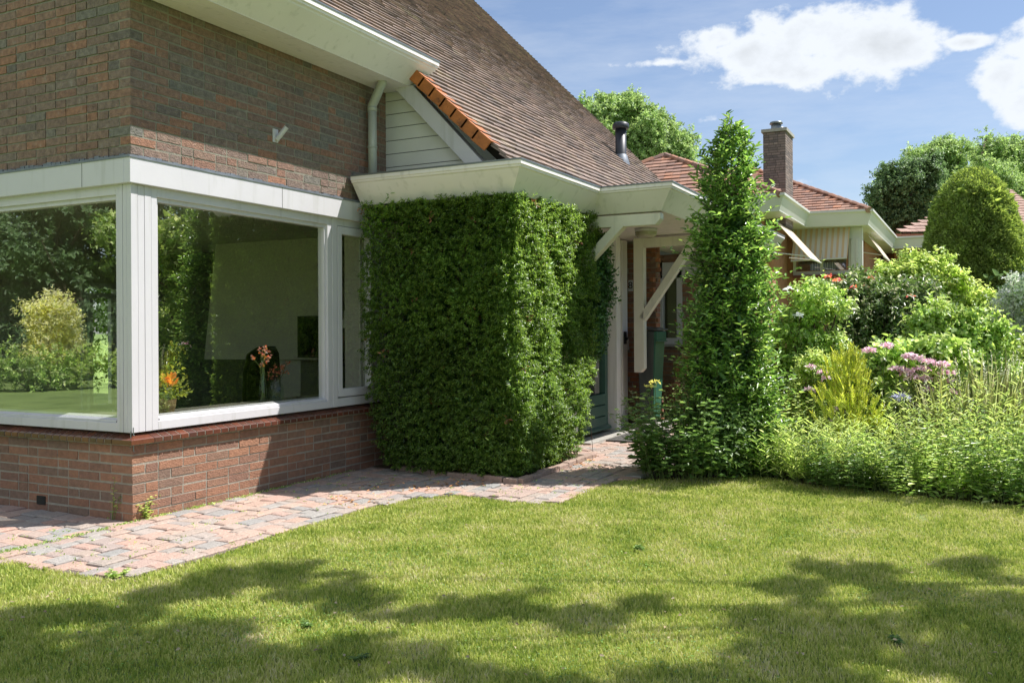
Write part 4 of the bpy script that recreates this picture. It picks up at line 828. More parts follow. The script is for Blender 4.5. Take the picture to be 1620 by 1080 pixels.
def stripes(name,nrm_axis):
    m,nt,N,L,P=newmat(name); P.inputs['Roughness'].default_value=.9
    geo=N.new('ShaderNodeNewGeometry'); sp=N.new('ShaderNodeSeparateXYZ'); L.new(geo.outputs['Position'],sp.inputs[0]); mu=N.new('ShaderNodeMath'); mu.operation='MULTIPLY'; mu.inputs[1].default_value=1/.145; L.new(sp.outputs[nrm_axis],mu.inputs[0]); fr=N.new('ShaderNodeMath'); fr.operation='FRACT'; L.new(mu.outputs[0],fr.inputs[0])
    r=ramp(N,[(*S(228,222,212)[:3],1,0),(*S(232,226,216)[:3],1,.52),(*S(228,200,158)[:3],1,.56),(*S(230,204,164)[:3],1,.97),(*S(228,222,212)[:3],1,1)]); L.new(fr.outputs[0],r.inputs[0]); L.new(r.outputs[0],P.inputs['Base Color'])
    t=N.new('ShaderNodeBsdfTranslucent'); L.new(r.outputs[0],t.inputs[0]); mx=N.new('ShaderNodeMixShader'); mx.inputs[0].default_value=.3; L.new(P.outputs[0],mx.inputs[1]); L.new(t.outputs[0],mx.inputs[2]); L.new(mx.outputs[0],N['Material Output'].inputs['Surface']); return m
STR=stripes('striped_awning_cloth',1)
a0=on(1258,362,0,22.25); a1=on(1345,358,0,22.25); b0=on(1251,413,0,21.75); b1=on(1340,408,0,21.75)
m=MB(); t_=.012; q=[a0,a1,b1,b0]; m.hexa([(p[0],p[1],p[2]) for p in q]+[(p[0]+t_,p[1],p[2]) for p in q]); aw=m.build('awning',STR,NB); aw['label']='striped cream awning over the window'
m=MB(); m.tube([b0,b1],.02,8); m.build('front_bar',NW,aw)
m=MB(); m.bar(tuple(on(1250,357,0,22.2)),tuple(on(1347,351,0,22.2)),.16,.2); m.build('cassette',NW,aw)
# side awnings, seen almost edge-on
def side_awning(xa,xb,pa,pb):
    A=on(*pa,0,xa); B=on(*pb,0,xa)
    m=MB(); q=[A,(xb,A[1],A[2]),(xb,B[1],B[2]),B]; m.hexa([tuple(p) for p in q]+[(p[0],p[1],p[2]+.02) for p in q]); o=m.build('awning',stripes('side_awning_cloth%d'%int(xa),0),NB); o['label']='side awning seen almost edge-on'
    m=MB(); m.tube([tuple(B),(xb,B[1],B[2])],.022,8); m.build('front_bar',NW,o)
    m=MB(); z=B[2]+(A[2]-B[2])*.18
    for xx in(xa+.05,xb-.05): m=MB(); m.tube([(xx,A[1]+.02,z),(xx,B[1]+.05,B[2]+.05)],.014,6); m.build('arm',NW,o)
side_awning(18.4,20.3,(1228,352),(1280,408)); side_awning(24.0,26.8,(1361,356),(1398,406))
# roofs
def far_roof(name,parent,apexes,eaves,m_,exp=.25,tw=.22,seed=1,proper=True):
    """one roof plane: polygon (3D points) filled with overlapping tile courses. eaves: first two points of polygon"""
    P=[Vector([float(c) for c in p]) for p in eaves+apexes]; e=(P[1]-P[0]).normalized(); nrm=(P[1]-P[0]).cross(P[2]-P[0]).normalized()
    if nrm.z<0: nrm=-nrm
    upv=nrm.cross(e); 
    if upv.z<0: upv=-upv
    Q=[((p-P[0]).dot(e),(p-P[0]).dot(upv)) for p in P]; m=MB(); rg=random.Random(seed); vmax=max(q[1] for q in Q); v=0
    def xr(v):
        xs=[]; n=len(Q)
        for i in range(n):
            (x0,y0),(x1,y1)=Q[i],Q[(i+1)%n]
            if (y0<=v<y1) or (y1<=v<y0): xs.append(x0+(x1-x0)*(v-y0)/(y1-y0))
        return (min(xs),max(xs)) if len(xs)>=2 else None
    r=0
    while v<vmax-.02:
        b=xr(v+.01)
        if b:
            x=b[0]-(r%2)*tw*.5
            while x<b[1]:
                a_,b_=max(x,b[0]),min(x+tw-.01,b[1]); x+=tw
                if b_-a_<.03: continue
                def T(u,w,h): return P[0]+e*u+upv*w+nrm*h
                l=.05+rg.uniform(-.006,.006)
                m.hexa([T(a_,v,l-.03),T(b_,v,l-.03),T(b_,v+exp*1.1,-.01),T(a_,v+exp*1.1,-.01),T(a_,v,l),T(b_,v,l),T(b_,v+exp*1.1,.02),T(a_,v+exp*1.1,.02)])
        v+=exp; r+=1
    return m.build(name,m_,parent)
def ridge(parent,a,b,m_,n=None,r=.11):
    a=Vector(a);b=Vector(b);L=(b-a).length;n=n or int(L/.36);m=MB()
    for k in range(n):
        p=a+(b-a)*(k/n);q=a+(b-a)*((k+1.12)/n); m.tube([p,q],[r,r*.8],8)
    return m.build('ridge_tile',m_,parent)
ZR=ZE-.02
c1=(17.6,-1.02,ZR); ap1=at(1052,247,float(np.dot(np.array([20.9,2.,0])-CAM,Fv)))
ap1=(float(ap1[0]),float(ap1[1]),float(ap1[2]))
rf=far_roof('roof',NB,[ap1],[(17.6,ap1[1]+3.9,ZR),c1],TILEFAR,seed=2)
far_roof('roof_slope',[rf][0],[(34,ap1[1],ap1[2]),ap1][::1],[c1,(34,-1.02,ZR)],TILEFAR,seed=3)
ridge(rf,ap1,c1,TILEFAR); ridge(rf,ap1,(17.6,ap1[1]+3.9,ZR),TILEFAR)
c2=(21.75,-2.6,ZR); pr=on(1257,291,0,23.6); ap2=(float(pr[0])+1.2,0,0)
# second hip: hip line from the outer corner up past the chimney
h0=np.array(c2); d2=on(1257,291,0,24.6)-h0; ap2=tuple((h0+d2*1.9).tolist())
rf2=far_roof('roof',NB,[ap2],[(21.5,ap2[1]+(ap2[1]+2.6),ZR),c2],TILEFAR,seed=4)
far_roof('roof_slope',rf2,[(34,ap2[1],ap2[2]),ap2],[c2,(34,-2.6,ZR)],TILEFAR,seed=5)
ridge(rf2,ap2,c2,TILEFAR)
# chimney
cA=at(1207,203,23.0); cB=at(1243,203,23.3); zt3=float(cA[2])-.12; cx0=float(cA[0]); yL=float(cA[1]); yR=float(on(1243,300,0,cx0)[1]); cx1=cx0+.75
for k in range(40):
    q=np.array([cx1,yR,5.])-CAM; pxx=810+FPX*np.dot(q,Rv)/np.dot(q,Fv)
    if pxx<1254: cx1+=.05
m=MB(); m.box((cx0+.006,yR+.006,3.9),(cx1-.006,yL-.006,zt3)); ch=m.build('chimney',mat('chimney_mortar',[S(84,78,74)],.9),rf2)
def chim(m):
    rgp=random.Random(8); z=3.95
    while z<zt3-.06:
        for (ax,fx_,a,b) in((1,cx0,yR,yL),(0,yR,cx0,cx1)):
            u=a-rgp.uniform(0,.1)
            while u<b:
                L=rgp.choice((.21,.21,.1)); p,q=max(u,a),min(u+L,b); u+=L+.012
                if q-p<.02: continue
                if ax: m.box((fx_-.001,p,z),(fx_+.05,q,z+.052))
                else: m.box((p,fx_-.0015,z),(q,fx_+.05,z+.052))
        z+=.0656
m=MB(); chim(m); m.build('chimney_bricks',mat('chimney_brick',[S(120,106,100),S(144,126,118),S(106,96,94),S(152,134,126)],.9,island=True,var=.15,nscale=9),ch)
m=MB(); m.box((cx0-.04,yR-.04,zt3),(cx1+.04,yL+.04,zt3+.08)); m.build('chimney_cap',CONC,ch)
cm=((cx0+cx1)/2,(yL+yR)/2)
m=MB(); m.lathe((cm[0]-.25,cm[1],zt3+.1),[(.13,0),(.13,.13),(.0,.13)],16); m.lathe((cm[0]-.25,cm[1],zt3+.1),[(.0,.16),(.17,.15),(.15,.2),(0,.22)],16); m.build('chimney_pot',ZINC,ch,smooth=True); m=MB(); m.lathe((cm[0]+.3,cm[1],zt3+.1),[(.08,0),(.08,.12),(.11,.13),(.1,.17),(0,.18)],16); m.build('chimney_pot',ZINC,ch,smooth=True)

# third house, mostly behind the conical tree
HB=thing('far_house',(38,-12,0),'distant house with pale red hipped roof behind the clipped conical tree','house')
D3=33.
e0=at(1424,374,D3); e1=at(1680,360,D3); zE3=float(e0[2])
ez=(float(e0[2])+float(e1[2]))/2
A_=(float(e0[0]),float(e0[1]),ez); B_=(float(e1[0]),float(e1[1]),ez); hz=float(at(1585,302,D3+4)[2])
v=Vector(B_)-Vector(A_); pin=Vector((Fv[0],Fv[1],0)); R1=Vector(at(1578,303,D3+5)); R2=Vector(at(1604,303,D3+5)); R2.z=R1.z
rf3=far_roof('roof',HB,[tuple(R2),tuple(R1)],[A_,B_],mat('roof_pale_tile',[S(158,126,110),S(170,140,124),S(148,120,106)],.85,island=True,var=.15,nscale=2),exp=.36,seed=9)
m=MB(); a=Vector(A_)+pin*.5;b=Vector(B_)+pin*.5; m.hexa([(a.x,a.y,-.05),(b.x,b.y,-.05),(b.x+6,b.y+3,-.05),(a.x+6,a.y+3,-.05),(a.x,a.y,ez),(b.x,b.y,ez),(b.x+6,b.y+3,ez),(a.x+6,a.y+3,ez)]); m.build('wall',NBR,HB)

# ---------------------------------------------------------------- trees in view
def lob(lst,D): return [(*[float(v) for v in at(px,py,D+dd)],r/FPX*D) for px,py,r,dd in lst]
D=36.
tree('broadleaf_tree','bushy bright green tree rising behind the tiled roof','x' and tuple(at(1000,560,D)*np.array([1,1,0])),4.,.35,
     lob([(935,185,48,0),(985,175,42,1),(1030,215,52,0),(1075,225,34,1),(960,240,60,0),(1020,260,60,0),(1080,260,35,0),(905,200,50,1),(860,240,70,0),(1005,165,20,0)],D),40000,.15,.10,LTREE,seed=21)
D=44.
tree('spreading_tree','tall spreading tree with loose airy crown behind the neighbour house',tuple(at(1530,560,D)*np.array([1,1,0])),4.5,.4,
     lob([(1500,245,42,0),(1560,240,46,2),(1620,255,60,2),(1450,262,42,0),(1425,290,38,0),(1405,318,32,0),(1480,300,55,0),(1550,300,70,0),(1630,320,70,2),(1400,350,20,0)],D),48000,.17,.105,LTREE,seed=22,shell=.1,sub=24)
D=40.
tree('dark_tree','darker green tree at the left of the airy crown behind the low wall',tuple(at(1430,560,D)*np.array([1,1,0])),3.8,.25,
     lob([(1400,305,30,0),(1440,300,45,0),(1395,340,22,0),(1450,345,40,0),(1420,350,30,0),(1480,350,36,0),(1415,275,26,0),(1460,265,36,0)],D),24000,.16,.10,LTREED,seed=23,shell=.1)
# clipped conical tree
def yew():
    D=17.; b=at(1540,560,D)*np.array([1,1,0]); s=D/FPX; rg=np.random.default_rng(31); t=thing('conical_yew',b,'tall clipped rounded cone of yew rising above the shrubs','tree')
    ztop=float(at(1545,270,D)[2]); rad=74*s; n=80000
    z=rg.random(n)*ztop*.995
    k=z/ztop; prof=rad*np.where(k>.45,np.sqrt(np.clip(1-((k-.45)/.55)**2.3,0,1)),.93+.07*k/.45); a=rg.uniform(0,2*np.pi,n)
    keep=rg.random(n)<np.maximum(prof/rad,.25); z=z[keep];prof=prof[keep];a=a[keep];k=k[keep];n=len(z)
    lump=.016*np.sin(a*7+z*6)+.014*np.sin(a*13-z*9)+.014*np.sin(z*15+a*4)+.012*np.sin(a*23+z*21); dep=rg.random(n)**1.5*.12
    r=np.maximum(prof+lump*1.3-dep,.02); P=np.stack([b[0]+r*np.cos(a),b[1]+r*np.sin(a),z+.05],1); sl=np.clip((k-.45)/.55,0,1)**2*1.6; O=np.stack([np.cos(a),np.sin(a),sl],1); O/=np.linalg.norm(O,axis=1,keepdims=True)
    scatter_leaves('crown',P,O,rg,.055,.022,LYEW,t,up=.3,spread=.55)
    n=9000; zz=rg.random(n)*(ztop-.5); kk=zz/ztop; pr=rad*np.where(kk>.45,np.sqrt(np.clip(1-((kk-.45)/.55)**2.3,0,1)),.95)*.8; aa=rg.uniform(0,6.28,n); scatter_leaves('inner_foliage',np.stack([b[0]+pr*np.cos(aa),b[1]+pr*np.sin(aa),zz+.05],1),rdir(rg,n),rg,.2,.1,LYEW,t)
    m=MB(); m.tube([(b[0],b[1],-.05),(b[0],b[1],ztop*.8)],[.14,.04],8); m.build('trunk',BARK,t)
yew()
# ---- columnar laurel by the path
def column():
    b=np.array([*G(1165,757),0.]); b=b+np.array([.32,.16,0]); D=float(np.dot(b-CAM,Fv)); s=D/FPX; rg=np.random.default_rng(41); t=thing('columnar_laurel',b,'tall narrow glossy evergreen column at the corner of the bed','shrub')
    ctr={180:(1158,4),215:(1160,18),250:(1156,36),300:(1152,48),350:(1155,56),400:(1160,68),450:(1158,78),500:(1155,84),550:(1155,88),600:(1155,92),650:(1158,96),700:(1162,96),750:(1168,84)}
    ys=np.array(sorted(ctr)); xc=np.array([ctr[y][0] for y in ys]); rr=np.array([ctr[y][1] for y in ys])*1.08
    # shoots: each a curved twig with leaves
    P=[];Dd=[];Nn=[];tw=MB(); ns=2300
    for i in range(ns):
        y=188+562*rg.random()**.72; x=np.interp(y,ys,xc); r=np.interp(y,ys,rr)
        a=rg.uniform(0,2*np.pi); r=r*(1+.16*math.sin(a*3+y*.045)+.12*math.sin(a*5-y*.08+1)); rad=r*rg.uniform(.25,1.)**.7
        c=at(x,y,D); c=np.array([c[0],c[1],max(c[2],.03)])
        o=R0*math.cos(a)+Fv*math.sin(a); start=c+o*rad*s*.55-np.array([0,0,.10]); 
        L=rg.uniform(.12,.28)*(1.5 if rg.random()<.12 and y>300 else 1)*(.7 if y<240 else 1); d=o*.75+np.array([0,0,.8 if y<330 else .45])+rg.normal(size=3)*.22; d/=np.linalg.norm(d)
        end=start+d*L
        lim=np.linalg.norm((end-c)[:2]); 
        if lim>r*s*1.3: end[:2]=c[:2]+(end-c)[:2]*r*s*1.3/lim
        if end[2]<.03: continue
        k=8; 
        for j in range(k):
            f=(j+1)/k; p=start+(end-start)*f; az=j*2.4+i; side=np.array([math.cos(az),math.sin(az),.35]); P.append(p); Dd.append(side+d*.7); Nn.append(np.array([0,0,.7])+np.array(SUN)*.6+rg.normal(size=3)*.45)
        if i%2==0: tw.tube([start,end],[.004,.0018],4,cap=False)
    P=np.array(P);Dd=np.array(Dd);Nn=np.array(Nn); sc=1+rg.uniform(-.25,.3,len(P)); leafmesh('foliage',P,Dd,Nn,.057*sc,.021*sc,LC,t,curl=.28)
    top=at(1158,200,D)
    tw.tube([b,b+np.array([.02,.01,1.]),(*(at(1156,420,D)[:2]),1.9),tuple(top)],[.035,.028,.018,.004],8)
    for k in range(9):
        z0=rg.uniform(.2,1.8); e=at(np.interp(300+k*20,ys,xc)+rg.uniform(-35,35),250+k*35,D)+Fv*rg.uniform(-.3,.3); tw.tube([b+np.array([0,0,z0*.5]),(b+e)/2*np.array([1,1,1])+np.array([0,0,-.1]),e],[.018,.012,.004],6)
    tw.build('stem',BARK,t)
    n=7000; yy=rg.uniform(330,750,n); x=np.interp(yy,ys,xc); r=np.interp(yy,ys,rr)*s*.55; aa=rg.uniform(0,6.28,n); q=np.array([at(a_,b_,D) for a_,b_ in zip(x,yy)]); q=q+R0*(np.cos(aa)*r*rg.random(n))[:,None]+Fv*(np.sin(aa)*r*rg.random(n))[:,None]; q[:,2]=np.maximum(q[:,2],.03)
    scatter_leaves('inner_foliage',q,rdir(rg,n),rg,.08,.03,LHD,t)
    return b,D
cb,cD=column()
def gp(px,py=None,D=None):
    if D is None: return np.array([*G(px,py),0.])
    p=at(px,560,D); p[2]=0; return p
# plants around the foot of the column
stalks('anemone_clump','leafy perennial with broad leaves and yellow blooms leaning over the porch path','perennial',gp(1092,0,7.9),.52,.42,.56,190,.085,.05,LP_,seed=51,per=14,lean=.45,up=.2,hv=.4)
P=[at(1036,605,8.6),at(1027,612,8.3),at(1012,689,8.0),at(1094,468,8.6)]
# its blooms
def blooms(name,label,cat,pts,r,m,n=26,seed=1,parent=None,stemto=None,squash=.6):
    rg=np.random.default_rng(seed)
    for i,p in enumerate(pts):
        p=np.array(p,float); b=p.copy(); b[2]=max(0,p[2]-.35)
        t=parent; d=rdir(rg,n); d[:,2]=np.abs(d[:,2])*.7; P=p+d*r*np.array([1,1,squash])*rg.random((n,1))**.4
        o=scatter_leaves(name,P,d,rg,r*.6,r*.42,m,t,up=.3)
        mb=MB(); q=p-np.array([rg.normal()*.03,rg.normal()*.03,.3]); q[2]=max(q[2],0.); mb.tube([q,p],.003,5); mb.build('flower_stalk',STEMG,o)
FY=leafmat('petal_yellow',LG((226,170,60),(236,190,90)),.5,.4); FPK=leafmat('petal_pink',LG((176,138,158),(200,180,178),(160,112,140),(214,204,190),k=1.45),.7,.3); FRD=leafmat('petal_red',LG((226,70,50),(236,104,50),(226,80,92)),.5,.4); FBL=leafmat('petal_blue',LG((140,142,168),(166,164,186),k=1.1),.6,.3); FWH=leafmat('petal_white',LG((226,224,214),(236,232,222)),.6,.35)
blooms('flower','','',P[:3],.045,FY,18,1,parent=bpy.data.objects['anemone_clump'])
shrub('low_shrub','dark low shrub filling the foot of the evergreen column','shrub',gp(1130,0,7.75),[(-.1,0,.25,.22),(.2,.1,.3,.25),(.05,-.1,.5,.22),(.3,-.15,.2,.2)],5200,.06,.03,LP_,seed=52)
# border shrubs, near to far
def L_(cx,D,l): # lobes from picture-sized description: (px,py,r,depth)
    b=gp(cx,0,D); out=[]
    for px,py,r,dd in l:
        p=at(px,py,D+dd); out.append((float(p[0]-b[0]),float(p[1]-b[1]),float(p[2]),r/FPX*(D+dd)))
    return b,out
b,l=L_(1275,9.2,[(1265,490,42,0),(1300,480,36,.2),(1250,540,42,0),(1300,545,40,0),(1270,600,42,0),(1255,645,40,-.2),(1240,590,30,0)])
shrub('rose_bush','loose rose bush with pale young leaves right beside the evergreen column','shrub',b,l,8500,.055,.034,LMID,seed=61,stems=9)
blooms('flower','','',[at(1263,500,8.9),at(1247,458,9)],.05,FWH,24,3,parent=bpy.data.objects['rose_bush'])
b,l=L_(1375,10.8,[(1330,490,48,0),(1385,475,52,0),(1440,490,48,0),(1480,510,40,0),(1340,545,50,0),(1400,540,55,0),(1450,560,50,0),(1360,610,50,0),(1430,630,50,0)])
shrub('photinia_bush','broad dark green bush with pale shoots below the striped awning','shrub',b,l,16000,.075,.034,LPHO,seed=62,stems=9,up=.5)
blooms('flower','','',[at(1376,440,10.6),at(1348,456,10.4),at(1440,470,10.4),],.05,FRD,10,5,parent=bpy.data.objects['photinia_bush'])
t,TP=stalks('red_rose','tall rose stems with red blooms in front of the striped awning','rose',gp(1322,0,10.),.12,.12,1.75,9,.06,.035,LMID,seed=63,per=12,leafstart=.3,lean=.1)
blooms('flower','','',[at(1309,438,10.),at(1323,444,10.)],.05,FRD,24,6,parent=t)
b,l=L_(1450,13.4,[(1410,452,40,0),(1460,445,40,0),(1510,458,36,0),(1395,485,36,0),(1470,495,50,0),(1540,490,40,0),(1396,428,18,0),(1445,415,22,0),(1430,540,60,0),(1520,540,60,0),(1560,500,30,0),(1490,415,20,0)])
shrub('lime_shrub','tall lime green shrub with wavy leaves in front of the conical yew','shrub',b,l,19000,.075,.05,LLIME,seed=64,stems=10,spread=1.1,curl=.35)
b,l=L_(1600,12.4,[(1600,480,26,0),(1625,470,34,0),(1590,510,26,0),(1640,520,40,0),(1605,450,14,0)])
shrub('silver_shrub','silvery white-leaved shrub below the conical yew','shrub',b,l,5200,.05,.03,LSILV,seed=65)
b,l=L_(1600,11.,[(1585,560,42,0),(1630,560,48,0),(1600,600,44,0),(1660,590,60,0)])
shrub('box_hedge','rounded bright green clipped bush below the silver shrub','shrub',b,l,9000,.035,.02,LLIME,seed=66,shell=.6)
b,l=L_(1515,9.6,[(1470,520,36,0),(1510,515,38,0),(1555,530,40,0),(1495,560,45,0),(1550,575,45,0),(1590,600,30,0),(1500,610,40,0),(1560,620,36,0)])
shrub('viburnum_bush','rounded leafy bush with pale leaf edges behind the pink flowers','shrub',b,l,10500,.07,.042,LPAL if 0 else LMID,seed=67,up=0)
b,l=L_(1440,8.5,[(1400,590,38,0),(1440,580,42,0),(1485,585,40,0),(1400,630,40,0),(1455,640,46,0),(1500,620,34,0),(1420,665,40,0),(1370,610,22,0)])
hy=shrub('hydrangea','hydrangea with mauve and blush flower heads in the middle of the bed','hydrangea',b,l,8200,.085,.058,LMID,seed=68,up=.1)
hp=[(1375,556),(1404,548),(1437,564),(1447,568),(1418,585),(1435,590),(1443,598),(1470,574),(1488,578),(1497,592),(1458,585),(1462,600),(1494,605),(1466,618),(1500,622)]
blooms('flower_head','','',[at(px,py,8.15) for px,py in hp],.06,FPK,60,7,parent=hy); blooms('flower_head','','',[at(1425,631,7.95)],.065,FBL,60,8,parent=hy)
b,l=L_(1285,8.6,[(1290,590,26,0),(1280,640,30,0),(1310,600,24,0)])
sp=shrub('spiraea','fine-leaved bush with small faded mauve flowers left of the golden conifer','shrub',b,l,3800,.05,.022,LPAL,seed=69); blooms('flower_head','','',[at(1285,582,8.3),at(1300,590,8.3),at(1307,600,8.3),at(1281,617,8.3)],.05,FPK,30,9,parent=sp)
# golden conifer
def golden():
    D=7.9; b=gp(1342,0,D); rg=np.random.default_rng(71); t=thing('golden_conifer',b,'small golden yellow conifer with upright feathery sprays','conifer'); s=D/FPX; P=[];Dd=[]
    for i in range(230):
        y=rg.uniform(570,700); w=np.interp(y,[555,590,640,700],[6,20,38,44]); x=1342+rg.uniform(-1,1)*w+ (0 if y>600 else -4); base=at(x,y,D)+Fv*rg.uniform(-1,1)*w*s
        d=np.array([*(R0*(x-1342)/60+rg.normal(size=3)*.12)[:2],1.]); d/=np.linalg.norm(d); L=rg.uniform(.08,.17); sd=R0*rg.uniform(-1,1)+Fv*rg.uniform(-1,1); sd/=np.linalg.norm(sd)
        for j in range(16):
            f=j/16; q=base+d*L*f
            for sg in(-1,1): P.append(q); Dd.append(d+sd*sg*.7*(1-f*.3)+rg.normal(size=3)*.1)
    P=np.array(P);Dd=np.array(Dd);P[:,2]=np.maximum(P[:,2],.02); leafmesh('foliage',P,Dd,rdir(rg,len(P)),.042,.009,LGOLD,t,curl=.05)
    m=MB(); m.tube([b,at(1342,580,D)],[.02,.005],7); m.build('stem',BARK,t)
golden()
# front of the bed: mixed perennials
specs=[(1215,7.9,.30,.30,.38,90,LMID,'low bushy perennial at the foot of the evergreen column'),
       (1262,8.1,.36,.36,.62,80,LPAL,'upright leafy perennial between evergreen column and golden conifer'),
       (1292,7.5,.26,.26,.42,90,LPAL,'greyish green perennial at the lawn edge below the golden conifer'),
       (1350,7.2,.28,.30,.36,100,LP_,'low green perennial at the lawn edge before the golden conifer'),
       (1400,7.3,.34,.34,.46,90,LPAL,'fresh green willow-leaved perennial before the hydrangea'),
       (1455,7.0,.34,.34,.42,80,LMID,'dense dark green perennial at the lawn edge before the hydrangea'),
       (1500,7.6,.38,.38,.66,90,LPAL,'tall yellow-green perennial on the near side of the rounded bush'),
       (1545,6.9,.34,.34,.52,130,LMID,'mid green perennial clump at the lawn edge near the tall grasses'),
       (1595,7.3,.38,.38,.74,90,LPAL,'tall willow-leaved perennial under the grass plumes'),
       (1620,6.7,.36,.36,.5,120,LP_,'broad green perennial where the bed meets the frame edge')]
for i,(px,D,rx,ry,h,n,mm,lab) in enumerate(specs):
    stalks('perennial_clump',lab,'perennial',gp(px,0,D),rx*1.1,ry*1.1,h*.95,n,[.085,.06,.1,.07][i%4],[.014,.022,.013,.026][i%4],mm,seed=80+i,per=18,lean=.45,up=[.9,.4,1.0,.3][i%4],hv=.42,group='perennials along the front of the bed')
# tall pale grasses
def grasses(px,D,n,h,seed,label):
    rg=np.random.default_rng(seed); b=gp(px,0,D); t=thing('ornamental_grass',b,label,'grass clump','pale grasses at the back of the perennials'); a=rg.uniform(0,6.28,n); r=.28*np.sqrt(rg.random(n)); P=np.stack([b[0]+r*np.cos(a),b[1]+r*np.sin(a),np.zeros(n)],1); H=h*rg.uniform(.5,1.1,n)
    D_=np.stack([np.cos(a)*.25+rg.normal(size=n)*.12,np.sin(a)*.25+rg.normal(size=n)*.12,np.ones(n)],1); leafmesh('blade',P,D_,rdir(rg,n)*np.array([1,1,.2]),H,.006,leafmat('grass_pale',LG((140,150,92),(166,168,118),(120,138,76),(180,176,138),k=1.2),.6,.4),t,curl=.12)
    m=60; k=rg.choice(n,m); tip=P[k]+D_[k]/np.linalg.norm(D_[k],axis=1,keepdims=True)*H[k][:,None]; Q=(tip[:,None]-np.linspace(0,.14,14)[None,:,None]*(D_[k]/np.linalg.norm(D_[k],axis=1,keepdims=True))[:,None]).reshape(-1,3); scatter_leaves('plume',Q,rdir(rg,len(Q)),rg,.02,.006,leafmat('plume_straw',LG((196,184,150),(176,166,130)),.7,.3),t,up=1)
grasses(1525,7.9,190,.95,101,'pale feathery grass clump behind the willow-leaved perennials'); grasses(1575,8.1,190,1.05,102,'tallest pale grass clump beside the rounded bush'); grasses(1480,7.9,90,.7,103,'thin pale grass tuft before the hydrangea'); pass
# ground cover filling gaps in the bed
def cover():
    rg=np.random.default_rng(110); pts=[]
    poly=[G(1195,752),G(1280,768),G(1400,779),G(1500,791),G(1620,804),(3.1,-7),(6,-9),(9,-6),(7,-3.4),(4.4,-3.2)]
    xs=[p[0] for p in poly];ys=[p[1] for p in poly]
    while len(pts)<1700:
        x=rg.uniform(min(xs),max(xs));y=rg.uniform(min(ys),max(ys))
        if inpoly(x,y,poly): pts.append((x,y))
    P=[];D=[]
    for x,y in pts:
        h=rg.uniform(.08,.26)
        for j in range(13): a=rg.uniform(0,6.28); z=h*rg.random(); P.append((x+rg.normal()*.04,y+rg.normal()*.04,z)); D.append((math.cos(a),math.sin(a),.6))
    P=np.array(P);D=np.array(D); o=leafmesh('ground_cover',P,D,rdir(rg,len(P))+np.array([0,0,1]),.065,.026,LMID,curl=.2); tag(o,'low mixed leaves covering the soil of the bed','ground cover',kind='stuff')
cover()
# bush behind the bin
b=np.array([8.0,-1.75,0]); shrub('copper_bush','small reddish brown bush with green top behind the wheelie bin','shrub',b,[(0,0,.35,.35),(0,.1,.65,.3),(.1,-.3,.5,.35),(0,.3,.4,.3)],5200,.045,.03,LRED,seed=121)
shrub('green_bush','yellow-green bush under the white window behind the bin','shrub',(8.55,-1.55,0),[(0,0,.75,.25),(0,.25,.8,.22),(0,-.3,.8,.28),(0,0,.4,.3)],3500,.04,.025,LLIME,seed=122)
# weeds at the foot of the corner
def weed(px,py,h,n,seed,label,L=.03,W=.018,m=LLIME,r=.03):
    b=gp(px,py); stalks('weed',label,'weed',b,r,r,h,n,L,W,m,seed=seed,per=12,lean=.6,up=.4,stemr=.0015,hv=.3)
weed(232,822,.14,9,131,'small bushy weed growing at the brick corner in the sun',group if 0 else .03)
stalks('weed','thin yellow-green weed sprig leaning on the shaded low wall','weed',(-.03,.17,0),.015,.015,.26,3,.035,.012,LLIME,seed=132,per=12,lean=.3)
weed(186,912,.03,8,133,'flat weed between paving stones at the tip of the path',.03,.014,LMID,.05)
for k,(px,py,lab) in enumerate([(485,992,'broad-leaved weed in the shaded lawn below the path'),(1010,872,'broad-leaved weed in the sunny middle of the lawn'),(1418,1020,'dark leaf rosette in the shaded lawn at the lower right'),(570,1047,'small weed near the bottom edge of the lawn')]): weed(px,py,.028,4,140+k,lab,.028,.015,LP_,.025)
# fallen leaves by the hedge
rg2=np.random.default_rng(150); n=130; c=np.array([G(715,770),G(740,765),G(930,728),G(915,738),G(560,795),G(600,772),G(660,775)]); i=rg2.choice(len(c),n); P=np.concatenate([c[i]+rg2.normal(size=(n,2))*np.array([.14,.10]),np.full((n,1),.022)],1); a=rg2.uniform(0,6.28,n)
o=leafmesh('fallen_leaves',P,np.stack([np.cos(a),np.sin(a),np.zeros(n)],1),np.array([0,0,1.])+rdir(rg2,n)*.3,.035,.02,leafmat('dry_leaf',LG((150,104,62),(124,96,62),(170,120,70)),.8,.1)); tag(o,'scattered dry leaves on the paving beside the hedge','fallen leaves',kind='stuff')

rg2=np.random.default_rng(151); n=900; xs=rg2.uniform(-1.0,4.,n); ys=np.where(rg2.random(n)<.6,-np.abs(rg2.normal(size=n))*.02-.008,rg2.uniform(-2.3,.3,n)); ok=np.array([inpoly(a,b,[(-1.1,3.),(-1.05,.5)]+edge+[(3.,-2.45),(4.1,-1.7),(2.4,-1.75),(2.4,-.01),(-.01,-.01),(-.01,3.)]) for a,b in zip(xs,ys)]); P=np.stack([xs,ys,np.full(n,.016)],1)[ok]
P=np.repeat(P,5,0)+rg2.normal(size=(len(P)*5,3))*np.array([.012,.012,.002]); o=leafmesh('joint_moss',P,rdir(rg2,len(P))+np.array([0,0,.5]),rdir(rg2,len(P)),.014,.007,LMID); tag(o,'tiny moss and seedlings in the joints of the paving','moss',kind='stuff')
rg2=np.random.default_rng(152); n=150; P=np.array([(*G(rg2.uniform(0,1620),900+rg2.uniform(-110,180)),.03) for _ in range(n)]); P=P[[inpoly(p[0],p[1],lawn_poly) for p in P]]; a=rg2.uniform(0,6.28,len(P))
